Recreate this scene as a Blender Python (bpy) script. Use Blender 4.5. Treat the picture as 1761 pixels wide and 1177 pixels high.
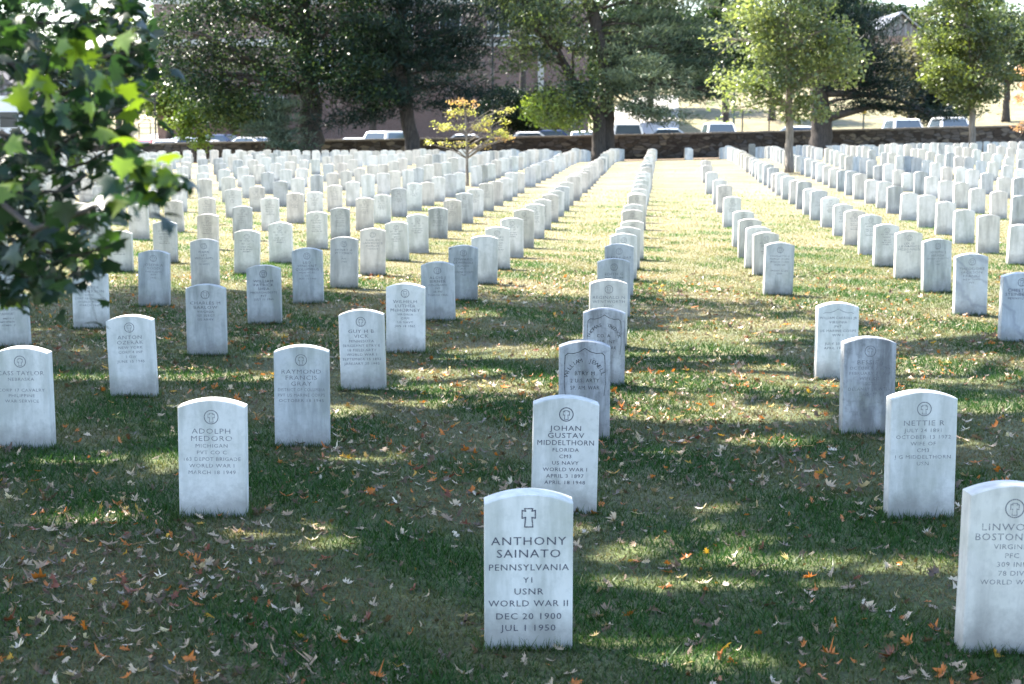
import bpy, math, random
import numpy as np
from mathutils import Vector, Matrix, Quaternion
R = math.radians
rnd = random.Random(7)
rng = np.random.default_rng(7)
scene = bpy.context.scene
for o in list(bpy.data.objects): bpy.data.objects.remove(o)
C = scene.collection

# ------------------------------------------------------------------ camera
FPX, CX, CY, HOR, CAMH = 2600.0, 880.5, 588.5, 215.0, 1.945
PITCH = math.atan((CY - HOR) / FPX)
cam = bpy.data.cameras.new('camera'); camo = bpy.data.objects.new('camera', cam); C.objects.link(camo)
cam.sensor_fit = 'HORIZONTAL'; cam.sensor_width = 36; cam.lens = FPX / 1761 * 36
cam.clip_start = 0.1; cam.clip_end = 3000
camo.location = (0, 0, CAMH); camo.rotation_euler = (math.pi / 2 - PITCH, 0, 0)
cam.dof.use_dof = True; cam.dof.focus_distance = 8.2; cam.dof.aperture_fstop = 5.0
scene.camera = camo
# ------------------------------------------------------------------ world, sun, exposure
SUN_EL, SUN_AZ = 50.0, -52.0            # azimuth from +Y towards +X
w = bpy.data.worlds.new('World'); scene.world = w; w.use_nodes = True
nt = w.node_tree; nt.nodes.clear()
sky = nt.nodes.new('ShaderNodeTexSky'); sky.sky_type = 'NISHITA'; sky.sun_disc = False
sky.sun_elevation = R(SUN_EL); sky.sun_rotation = R(SUN_AZ % 360); sky.dust_density = 1.0; sky.ozone_density = 1.1
bg = nt.nodes.new('ShaderNodeBackground'); bg.inputs[1].default_value = 0.12
wo = nt.nodes.new('ShaderNodeOutputWorld')
nt.links.new(sky.outputs[0], bg.inputs[0]); nt.links.new(bg.outputs[0], wo.inputs[0])
sl = bpy.data.lights.new('sun', 'SUN'); sl.energy = 4.9; sl.angle = R(0.53); sl.color = (1, .93, .83)
so = bpy.data.objects.new('sun', sl); C.objects.link(so)
sd = Vector((math.sin(R(SUN_AZ)) * math.cos(R(SUN_EL)), math.cos(R(SUN_AZ)) * math.cos(R(SUN_EL)), math.sin(R(SUN_EL))))
so.rotation_euler = (-sd).to_track_quat('-Z', 'Y').to_euler(); so.location = (-20, 20, 40)
scene.view_settings.view_transform = 'Standard'; scene.view_settings.look = 'None'
scene.view_settings.exposure = 2.4; scene.view_settings.gamma = 1.0
scene.render.engine = 'CYCLES'
scene.cycles.max_bounces = 8; scene.cycles.transparent_max_bounces = 8
scene.render.resolution_x = 1024; scene.render.resolution_y = 684

# ------------------------------------------------------------------ pixel helpers (photo pixels, 1761 x 1177)
def ray(px, py):
    a = (px - CX) / FPX; b = (CY - py) / FPX
    cp, sp = math.cos(PITCH), math.sin(PITCH)
    return Vector((a, cp + b * sp, -sp + b * cp))
def P(px, py, Y):                        # point on that sight line at distance Y
    d = ray(px, py); t = Y / d.y
    return Vector((d.x * t, Y, CAMH + d.z * t))
def sst(x, a, b):
    t = np.clip((x - a) / (b - a), 0, 1); return t * t * (3 - 2 * t)
def gnd(X, Y):
    X = np.asarray(X, float); Y = np.asarray(Y, float)
    ramp = .0072 * (np.clip(Y, 25, 60) - 25) + .03 * sst(Y, 58, 66)
    crest = ramp * (1 - sst(Y, 66, 83))
    tr = .021 * np.clip(X - 4, 0, 60) * sst(Y, 42, 78)
    tl = .024 * np.clip(X - 4, -60, 0) * sst(Y, 66, 84)
    hr = np.where(X > 0, 5.2 * sst(X, 2, 14), 0); hl = np.where(X < 0, 3.0 * sst(-X, 14, 24), 0)
    hill = (hr + hl) * sst(Y, 98, 170) + (.3 - .22 * sst(-X, -2, 6) + .42 * sst(-X, 10, 15)) * sst(Y, 86, 96)
    near = .012 * np.sin(X * 1.3 + .5) * np.sin(Y * .7)
    return crest + tr + tl + hill + near
def g1(X, Y): return float(gnd(X, Y))
def at(px, py):                          # where the sight line meets the lawn
    d = ray(px, py); g = 0
    for _ in range(12):
        t = (g - CAMH) / d.z; g = g1(d.x * t, d.y * t)
    return Vector((d.x * t, d.y * t, g))
def flat(px, py):
    d = ray(px, py); t = -CAMH / d.z; X, Y = d.x * t, d.y * t
    return Vector((X, Y, g1(X, Y)))

# ------------------------------------------------------------------ object helpers
def link(o, parent=None):
    C.objects.link(o)
    if parent: o.parent = parent
    return o
def tag(o, label=None, cat=None, group=None, kind=None):
    if label: o['label'] = label
    if cat: o['category'] = cat
    if group: o['group'] = group
    if kind: o['kind'] = kind
    return o
def empty(name, loc, rz=0):
    o = bpy.data.objects.new(name, None); o.location = loc; o.rotation_euler = (0, 0, rz); o.empty_display_size = .2
    return link(o)
class MB:
    def __init__(s): s.v = []; s.f = []; s.m = []
    def add(s, vs, fs, mi=0):
        b = len(s.v); s.v += [tuple(v) for v in vs]; s.f += [tuple(b + i for i in f) for f in fs]; s.m += [mi] * len(fs)
    def box(s, x0, y0, z0, x1, y1, z1, mi=0):
        v = [(x0,y0,z0),(x1,y0,z0),(x1,y1,z0),(x0,y1,z0),(x0,y0,z1),(x1,y0,z1),(x1,y1,z1),(x0,y1,z1)]
        s.add(v, [(0,3,2,1),(4,5,6,7),(0,1,5,4),(1,2,6,5),(2,3,7,6),(3,0,4,7)], mi)
    def tube(s, pts, rads, n=8, mi=0):
        pts = [Vector(p) for p in pts]; k = len(pts)
        if not hasattr(rads, '__len__'): rads = [rads] * k
        vs = []; 
        for i, p in enumerate(pts):
            d = (pts[min(i + 1, k - 1)] - pts[max(i - 1, 0)]).normalized()
            a = d.cross(Vector((.31, .95, .05))); a.normalize(); b = d.cross(a)
            for j in range(n):
                t = 2 * math.pi * j / n; vs.append(p + (a * math.cos(t) + b * math.sin(t)) * rads[i])
        fs = [(i*n+j, i*n+(j+1)%n, (i+1)*n+(j+1)%n, (i+1)*n+j) for i in range(k-1) for j in range(n)]
        fs += [tuple(range(n))[::-1], tuple((k-1)*n + j for j in range(n))]
        s.add(vs, fs, mi)
    def build(s, name, mats, parent=None, smooth=False):
        me = bpy.data.meshes.new(name); me.from_pydata(s.v, [], s.f); me.update()
        mats = mats if isinstance(mats, (list, tuple)) else [mats]
        for m in mats: me.materials.append(m)
        if len(mats) > 1: me.polygons.foreach_set('material_index', s.m)
        if smooth: me.polygons.foreach_set('use_smooth', [True] * len(me.polygons))
        return link(bpy.data.objects.new(name, me), parent)
def fastmesh(name, V, F, mat, parent=None, col=None, smooth=False):
    """V (n,3), F (m,k) arrays; col (n,3) point colours"""
    me = bpy.data.meshes.new(name); m, k = F.shape
    me.vertices.add(len(V)); me.vertices.foreach_set('co', np.ascontiguousarray(V, np.float32).ravel())
    me.loops.add(m * k); me.loops.foreach_set('vertex_index', np.ascontiguousarray(F, np.int32).ravel())
    me.polygons.add(m); me.polygons.foreach_set('loop_start', np.arange(0, m * k, k, dtype=np.int32))
    me.polygons.foreach_set('loop_total', np.full(m, k, np.int32))
    if smooth: me.polygons.foreach_set('use_smooth', np.ones(m, bool))
    me.update(calc_edges=True)
    if col is not None:
        a = me.color_attributes.new('tone', 'FLOAT_COLOR', 'POINT')
        c4 = np.ones((len(V), 4), np.float32); c4[:, :3] = col; a.data.foreach_set('color', c4.ravel())
    me.materials.append(mat); me.validate()
    return link(bpy.data.objects.new(name, me), parent)

# ------------------------------------------------------------------ materials
def new_mat(name):
    m = bpy.data.materials.new(name); m.use_nodes = True; nt = m.node_tree; nt.nodes.clear()
    out = nt.nodes.new('ShaderNodeOutputMaterial'); return m, nt, out
def nd(nt, t, **kw):
    n = nt.nodes.new('ShaderNode' + t)
    for k, v in kw.items(): setattr(n, k, v)
    return n
def noise(nt, vec, scale, detail=4, rough=.55):
    n = nd(nt, 'TexNoise'); n.inputs['Scale'].default_value = scale; n.inputs['Detail'].default_value = detail
    n.inputs['Roughness'].default_value = rough
    if vec is not None: nt.links.new(vec, n.inputs['Vector'])
    return n.outputs['Fac']
def ramp(nt, fac, stops):
    r = nd(nt, 'ValToRGB'); e = r.color_ramp.elements
    while len(e) < len(stops): e.new(.5)
    for i, (p, c) in enumerate(stops):
        e[i].position = p; e[i].color = (c[0], c[1], c[2], 1) if hasattr(c, '__len__') else (c, c, c, 1)
    nt.links.new(fac, r.inputs[0]); return r.outputs[0]
def mix(nt, fac, a, b, mode='MIX'):
    n = nd(nt, 'Mix', data_type='RGBA', blend_type=mode)
    for sock, v in ((n.inputs[0], fac), (n.inputs[6], a), (n.inputs[7], b)):
        if hasattr(v, 'is_linked'): nt.links.new(v, sock)
        elif hasattr(v, '__len__'): sock.default_value = (*v[:3], 1)
        else: sock.default_value = v
    return n.outputs[2]
def mth(nt, op, a, b=0.0):
    n = nd(nt, 'Math', operation=op)
    for i, v in enumerate((a, b)):
        if hasattr(v, 'is_linked'): nt.links.new(v, n.inputs[i])
        else: n.inputs[i].default_value = v
    return n.outputs[0]
def princ(nt, out, col, rough=.7, bump=None, bstr=.3, bdist=.01, **kw):
    p = nd(nt, 'BsdfPrincipled')
    if hasattr(col, 'is_linked'): nt.links.new(col, p.inputs['Base Color'])
    else: p.inputs['Base Color'].default_value = (*col, 1)
    if hasattr(rough, 'is_linked'): nt.links.new(rough, p.inputs['Roughness'])
    else: p.inputs['Roughness'].default_value = rough
    for k, v in kw.items(): p.inputs[k].default_value = v
    if bump is not None:
        b = nd(nt, 'Bump'); b.inputs['Strength'].default_value = bstr; b.inputs['Distance'].default_value = bdist
        nt.links.new(bump, b.inputs['Height']); nt.links.new(b.outputs[0], p.inputs['Normal'])
    nt.links.new(p.outputs[0], out.inputs[0]); return p
def plain(name, col, rough=.6, scale=8, var=.15, **kw):
    m, nt, out = new_mat(name); tc = nd(nt, 'TexCoord').outputs['Object']
    n = noise(nt, tc, scale, 5)
    c = ramp(nt, n, [(.3, [x * (1 - var) for x in col]), (.7, [min(1, x * (1 + var)) for x in col])])
    princ(nt, out, c, rough, n, .15, .005, **kw); return m
def leaf_mat(name, trans=.45, gloss=.25, scale=None):
    m, nt, out = new_mat(name)
    a = nd(nt, 'Attribute'); a.attribute_name = 'tone'
    d = nd(nt, 'BsdfPrincipled'); nt.links.new(a.outputs['Color'], d.inputs['Base Color'])
    d.inputs['Roughness'].default_value = .38; d.inputs['Specular IOR Level'].default_value = gloss * 2
    t = nd(nt, 'BsdfTranslucent')
    br = mix(nt, 1.0, a.outputs['Color'], (1.3, 1.4, .7), 'MULTIPLY'); nt.links.new(br, t.inputs['Color'])
    ms = nd(nt, 'MixShader'); ms.inputs[0].default_value = trans
    nt.links.new(d.outputs[0], ms.inputs[1]); nt.links.new(t.outputs[0], ms.inputs[2]); nt.links.new(ms.outputs[0], out.inputs[0])
    return m
def marble(name, base, stain, amount, vein=.0, mottle=1.0):
    m, nt, out = new_mat(name); tc = nd(nt, 'TexCoord').outputs['Object']
    oi = nd(nt, 'ObjectInfo').outputs['Random']
    off = nd(nt, 'CombineXYZ'); nt.links.new(mth(nt, 'MULTIPLY', oi, 37.0), off.inputs[0]); nt.links.new(mth(nt, 'MULTIPLY', oi, 91.0), off.inputs[1])
    va = nd(nt, 'VectorMath', operation='ADD'); nt.links.new(tc, va.inputs[0]); nt.links.new(off.outputs[0], va.inputs[1]); v = va.outputs[0]
    n1 = noise(nt, v, 5, 6, .65); n2 = noise(nt, v, 26, 5, .7)
    c = mix(nt, ramp(nt, n1, [(.38, 0), (.68, 1)]), base, [b * s for b, s in zip(base, (.86, .86, .84))])
    st = nd(nt, 'Mapping'); st.inputs['Scale'].default_value = (9, 9, 1.6); nt.links.new(v, st.inputs['Vector'])
    n3 = noise(nt, st.outputs[0], 1.0, 6, .6)                       # streaks running down
    c = mix(nt, mth(nt, 'MULTIPLY', ramp(nt, n3, [(.44, 0), (.64, 1)]), amount), c, stain)
    ms_ = noise(nt, v, 3.2, 7, .7); c = mix(nt, mth(nt, 'MULTIPLY', ramp(nt, ms_, [(.52, 0), (.72, 1)]), .38), c, (.36, .37, .27))
    c = mix(nt, mth(nt, 'MULTIPLY', ramp(nt, n2, [(.5, 0), (.75, 1)]), .25 * mottle), c, stain)
    if vein:
        wv = nd(nt, 'TexWave'); wv.inputs['Scale'].default_value = 2.2; wv.inputs['Distortion'].default_value = 9; wv.inputs['Detail'].default_value = 4
        wv.bands_direction = 'DIAGONAL'; nt.links.new(v, wv.inputs['Vector'])
        c = mix(nt, mth(nt, 'MULTIPLY', ramp(nt, wv.outputs['Fac'], [(.0, 1), (.14, 0)]), vein), c, (.22, .23, .28))
    sx = nd(nt, 'SeparateXYZ'); nt.links.new(tc, sx.inputs[0])      # soil splashed up around the foot
    n5 = noise(nt, v, 14, 6, .75); hgt = mth(nt, 'ADD', sx.outputs[2], mth(nt, 'ADD', mth(nt, 'MULTIPLY', n1, -.20), mth(nt, 'MULTIPLY', n5, -.14)))
    c = mix(nt, mth(nt, 'MULTIPLY', ramp(nt, mth(nt, 'ADD', hgt, .2), [(.08, 1), (.2, 0)]), .6), c, (.17, .16, .15))
    hsv = nd(nt, 'HueSaturation'); nt.links.new(c, hsv.inputs['Color'])
    nt.links.new(mth(nt, 'ADD', mth(nt, 'MULTIPLY', oi, .16), .87), hsv.inputs['Value'])
    princ(nt, out, hsv.outputs[0], .6, n2, .25, .004); return m
M = {}
M['marble_white'] = marble('marble_white', (.755, .735, .70), (.36, .37, .33), .62, 0, 1.5)
M['marble_grey'] = marble('marble_grey', (.54, .545, .54), (.24, .255, .25), .85, 0, 1.7)
M['marble_warm'] = marble('marble_warm', (.70, .655, .59), (.36, .335, .30), .7, 0, 1.5)
M['marble_vein'] = marble('marble_vein', (.58, .60, .62), (.30, .32, .34), .6, .42)
M['marble_stained'] = marble('marble_stained', (.50, .50, .51), (.06, .06, .065), .72, 0, 2.0)
M['brown_stone'] = plain('brown_stone', (.34, .31, .25), .85, 9, .3)
def letter_mat(name, col, keep):
    m, nt, out = new_mat(name); tc = nd(nt, 'TexCoord').outputs['Object']; n = noise(nt, tc, 38, 5, .7)
    p = nd(nt, 'BsdfPrincipled'); p.inputs['Base Color'].default_value = (*col, 1); p.inputs['Roughness'].default_value = .8
    t = nd(nt, 'BsdfTransparent'); ms = nd(nt, 'MixShader')
    nt.links.new(ramp(nt, n, [(keep - .12, .25), (keep + .12, .92)]), ms.inputs[0])
    nt.links.new(t.outputs[0], ms.inputs[1]); nt.links.new(p.outputs[0], ms.inputs[2]); nt.links.new(ms.outputs[0], out.inputs[0]); return m
M['letters'] = letter_mat('letters', (.06, .06, .09), .34)
M['letters_soft'] = letter_mat('letters_soft', (.14, .14, .16), .43); M['letters_worn'] = letter_mat('letters_worn', (.22, .22, .235), .47)
M['letters_black'] = letter_mat('letters_black', (.03, .03, .035), .40)
M['leaf'] = leaf_mat('leaf', .34, .14); M['leaf_young'] = leaf_mat('leaf_young', .42, .4); M['leaf_near'] = leaf_mat('leaf_near', .42, .3); M['needle'] = leaf_mat('needle', .2, .08)
M['litter'] = leaf_mat('litter', .2, .2); M['grass'] = leaf_mat('grass', .35, .1)
def bark(name, col):
    m, nt, out = new_mat(name); tc = nd(nt, 'TexCoord').outputs['Object']
    mp = nd(nt, 'Mapping'); mp.inputs['Scale'].default_value = (1, 1, .18); nt.links.new(tc, mp.inputs['Vector'])
    n = noise(nt, mp.outputs[0], 14, 8, .7)
    princ(nt, out, ramp(nt, n, [(.35, [c * .45 for c in col]), (.65, [c * 1.3 for c in col])]), .9, n, .9, .04); return m
M['bark_dark'] = bark('bark_dark', (.07, .058, .05)); M['bark_pale'] = bark('bark_pale', (.22, .19, .16))

# ground
def ground_mat():
    m, nt, out = new_mat('lawn'); tc = nd(nt, 'TexCoord').outputs['Object']
    n1 = noise(nt, tc, .35, 5, .6); n2 = noise(nt, tc, 1.7, 6, .65); n3 = noise(nt, tc, 45, 6, .75); n4 = noise(nt, tc, 9, 5, .7)
    mp = nd(nt, 'Mapping'); mp.inputs['Scale'].default_value = (.35, 1, 1); nt.links.new(tc, mp.inputs['Vector']); n2 = noise(nt, mp.outputs[0], 1.3, 6, .65)
    g = ramp(nt, n4, [(.3, (.035, .06, .014)), (.7, (.19, .235, .07))])
    dry = ramp(nt, n3, [(.3, (.25, .20, .105)), (.7, (.41, .34, .205))])
    sy = nd(nt, 'SeparateXYZ'); nt.links.new(tc, sy.inputs[0])
    f = mth(nt, 'ADD', mth(nt, 'MULTIPLY', n1, .6), mth(nt, 'MULTIPLY', n2, .4))
    far = nd(nt, 'MapRange'); far.inputs[1].default_value = 8; far.inputs[2].default_value = 26; far.inputs[3].default_value = -.06; far.inputs[4].default_value = .10
    nt.links.new(sy.outputs[1], far.inputs[0])                       # straw mix rises with distance, the open field's sunlight partly in the colour
    f2 = ramp(nt, mth(nt, 'ADD', f, far.outputs[0]), [(.43, 0), (.66, 1)])
    c = mix(nt, f2, g, dry)
    c = mix(nt, ramp(nt, n3, [(.38, .8), (.6, 0)]), c, (.03, .028, .015))
    princ(nt, out, c, .95, n3, .8, .03); return m
M['lawn'] = ground_mat()
M['asphalt'] = plain('asphalt', (.17, .165, .16), .9, 3, .2); M['concrete'] = plain('concrete', (.48, .46, .42), .85, 2, .12)
M['brown_ground'] = plain('brown_ground', (.16, .115, .075), .95, 6, .45)

# ------------------------------------------------------------------ setting: ground sheet, paths
def sheet(name, xs, ys, mat, lift=0.0, kind='structure'):
    X, Y = np.meshgrid(xs, ys); Z = gnd(X, Y) + lift
    V = np.stack([X.ravel(), Y.ravel(), Z.ravel()], 1); nx, ny = len(xs), len(ys)
    i = (np.arange(ny - 1)[:, None] * nx + np.arange(nx - 1)[None]).ravel()
    o = fastmesh(name, V, np.stack([i, i + 1, i + 1 + nx, i + nx], 1), mat, smooth=True); o['kind'] = kind; return o
sheet('lawn', np.concatenate([np.linspace(-600, -62, 12), np.arange(-60, 60.1, 1.0), np.linspace(62, 600, 12)]),
      np.concatenate([[-60, -20, -8], np.arange(-4, 200, 1.0), np.linspace(205, 900, 20)]), M['lawn'])
sheet('road', np.arange(-60, 60.1, 2), np.arange(86.5, 98.1, .5), M['asphalt'], .02)
def strip(name, pts, wid, mat, lift):
    mb = MB(); L = []
    for i in range(len(pts)):
        a = Vector(pts[max(i - 1, 0)]); b = Vector(pts[min(i + 1, len(pts) - 1)]); d = (b - a).normalized(); n = Vector((-d.y, d.x))
        for s in np.linspace(-1, 1, 7):
            p = Vector(pts[i]) + n * (s * wid); L.append((p.x, p.y, g1(p.x, p.y) + lift))
    fs = [(i * 7 + j, i * 7 + j + 1, i * 7 + j + 8, i * 7 + j + 7) for i in range(len(pts) - 1) for j in range(6)]
    mb.add(L, fs); return tag(mb.build(name, mat, smooth=True), kind='structure')
def curve(pts, n=40):
    pts = [Vector(p) for p in pts]; out = []
    for i in range(n):
        t = i / (n - 1) * (len(pts) - 1); k = min(int(t), len(pts) - 2); out.append(pts[k].lerp(pts[k + 1], t - k))
    return out
strip('driveway', curve([(8.5, 98), (9, 112), (11, 130), (13, 150)]), 3.2, M['concrete'], .05)
strip('path', curve([(-27, 98), (-27.5, 108), (-28.5, 120), (-30, 134)]), 1.6, M['concrete'], .05)
sheet('brown_strip', np.arange(-1.5, 13, .5), np.arange(80.6, 83.8, .3), M['brown_ground'], .012)  # thin brown ground sheet along the foot of the wall

# ------------------------------------------------------------------ headstones
TH = .10
def stone_mesh(wd, h, rise=.036, bev=.004, n=16):
    def prof(inset):
        hw = wd / 2 - inset; pts = [(-hw, -.12), (hw, -.12)]
        for i in range(n + 1):
            t = i / n; x = hw * (1 - 2 * t); z = h - inset - rise * (x / hw) ** 2; pts.append((x, z))
        return pts
    a = prof(bev); b = prof(0); k = len(a); v = []
    for (ps, y) in ((a, -TH / 2), (b, -TH / 2 + bev), (b, TH / 2 - bev), (a, TH / 2)):
        v += [(x, y, z) for x, z in ps]
    f = [tuple(range(k)), tuple(3 * k + i for i in range(k))[::-1]]
    for r in range(3): f += [(r * k + i, (r + 1) * k + i, (r + 1) * k + (i + 1) % k, r * k + (i + 1) % k) for i in range(k)]
    return v, f
_sm = {}
def stone_data(mat, wd, h):
    key = (mat, round(wd, 3), round(h, 2))
    if key not in _sm:
        v, f = stone_mesh(wd, key[2]); me = bpy.data.meshes.new('headstone'); me.from_pydata(v, [], f); me.materials.append(M[mat]); me.update(); _sm[key] = me
    return _sm[key]
# --- lettering as flat mesh
def text_polys(txt):
    cu = bpy.data.curves.new('t', 'FONT'); cu.body = txt; cu.align_x = 'CENTER'; cu.resolution_u = 2; cu.space_character = 1.12; cu.size = 1
    o = bpy.data.objects.new('t', cu); C.objects.link(o); me = bpy.data.meshes.new_from_object(o)
    v = [(p.co.x, p.co.y) for p in me.vertices]; f = [tuple(p.vertices) for p in me.polygons]
    bpy.data.objects.remove(o); bpy.data.curves.remove(cu); bpy.data.meshes.remove(me); return v, f
def put_text(mb, txt, size, zc, xc=0, wide=1.12, mx=.30):
    v, f = text_polys(txt)
    if not v: return
    s = size / .70; wx = max(abs(p[0]) for p in v) * 2 * s * wide; k = min(1, mx / wx) if wx > 0 else 1
    mb.add([(x * s * wide * k + xc, -TH / 2 - .0008, y * s + zc - size / 2) for x, y in v], f)
def arc_text(mb, txt, size, cx, cz, rad, a0, a1):
    n = len(txt)
    for i, ch in enumerate(txt):
        if ch == ' ': continue
        t = R(a0 + (a1 - a0) * (i / max(1, n - 1))); v, f = text_polys(ch); s = size / .7
        w_ = np.mean([p[0] for p in v]); vv = []
        for x, y in v:
            lx = (x - w_) * s * 1.1; ly = y * s
            vv.append((cx + math.sin(t) * (rad + ly) + math.cos(t) * lx, -TH / 2 - .0008, cz + math.cos(t) * (rad + ly) - math.sin(t) * lx))
        mb.add(vv, f)
def line2d(mb, pts, wd, closed=False):
    pts = [Vector(p) for p in pts]; n = len(pts)
    for i in range(n if closed else n - 1):
        a, b = pts[i], pts[(i + 1) % n]; d = (b - a); 
        if d.length < 1e-6: continue
        d.normalize(); q = Vector((-d.y, d.x)) * wd / 2; e = d * wd * .4
        mb.add([(p.x, -TH / 2 - .0009 - .00002 * (i % 3), p.y) for p in (a - q - e, b - q + e, b + q + e, a + q - e)], [(0, 1, 2, 3)])
def cross_pts(cx, cz, s):
    a = .16 * s; fl = .05 * s; w_ = .34 * s; u = .42 * s; b = -.55 * s; my = .12 * s
    p = [(-a - fl, u), (a + fl, u), (a, my + a), (w_, my + a + fl), (w_, my - a - fl), (a, my - a), (a + fl, b), (-a - fl, b), (-a, my - a), (-w_, my - a - fl), (-w_, my + a + fl), (-a, my + a)]
    return [(cx + x, cz + z) for x, z in p]
def ring(mb, cx, cz, r, wd, n=28, a0=0, a1=360):
    line2d(mb, [(cx + r * math.cos(R(a0 + (a1 - a0) * i / n)), cz + r * math.sin(R(a0 + (a1 - a0) * i / n))) for i in range(n + (a1 - a0 < 360))], wd, a1 - a0 >= 360)
def emblem(kind, h):
    mb = MB(); cz = h - .085
    if kind == 'cross': line2d(mb, cross_pts(0, cz, .072), .0042, True)
    elif kind == 'shield':
        z = h - .07
        pts = [(-.125, z - .07), (-.122, z - .02), (-.105, z - .004), (-.07, z - .006), (-.035, z + .004), (0, z + .026), (.035, z + .004), (.07, z - .006), (.105, z - .004), (.122, z - .02), (.125, z - .07)]
        line2d(mb, pts, .0042)
        line2d(mb, [(-.125, z - .07), (-.127, z - .2), (-.12, z - .27)], .003); line2d(mb, [(.125, z - .07), (.127, z - .2), (.12, z - .27)], .003)
    elif kind == 'shield_open':
        z = h - .07; line2d(mb, [(-.115, z - .012), (-.10, z - .004), (-.07, z - .006), (-.035, z + .004), (0, z + .024), (.035, z + .004), (.07, z - .006), (.10, z - .004), (.115, z - .012)], .003)
    else:
        ring(mb, 0, cz, .034, .0045); line2d(mb, cross_pts(0, cz, .046), .0028, True)
    return mb
def scribble(seed, h):                     # worn away lettering nobody can read any more
    r = random.Random(seed); mb = MB(); z = h - .15
    rows = [(.02, .17), (.02, .13)] + [(.012, r.uniform(.09, .2)) for _ in range(r.choice((3, 4, 5)))]
    for sz, wd in rows:
        x = -wd / 2
        while x < wd / 2:
            k = sz * r.uniform(.35, .8)
            if r.random() < .86:
                t = r.choice((0, 1, 2))
                if t == 0: line2d(mb, [(x, z), (x, z + sz)], .003); line2d(mb, [(x, z + sz), (x + k, z + sz * .9)], .0025)
                elif t == 1: ring(mb, x + k / 2, z + sz / 2, sz * .4, .003, 8)
                else: line2d(mb, [(x, z), (x + k * .5, z + sz), (x + k, z)], .003)
            x += k + sz * .35
        z -= sz + .018
    return mb
_dm = {}
def shared(key, fn, name, mat):
    if key not in _dm:
        ob = fn().build(name, M[mat]); _dm[key] = ob.data; bpy.data.objects.remove(ob)
    return _dm[key]

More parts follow.
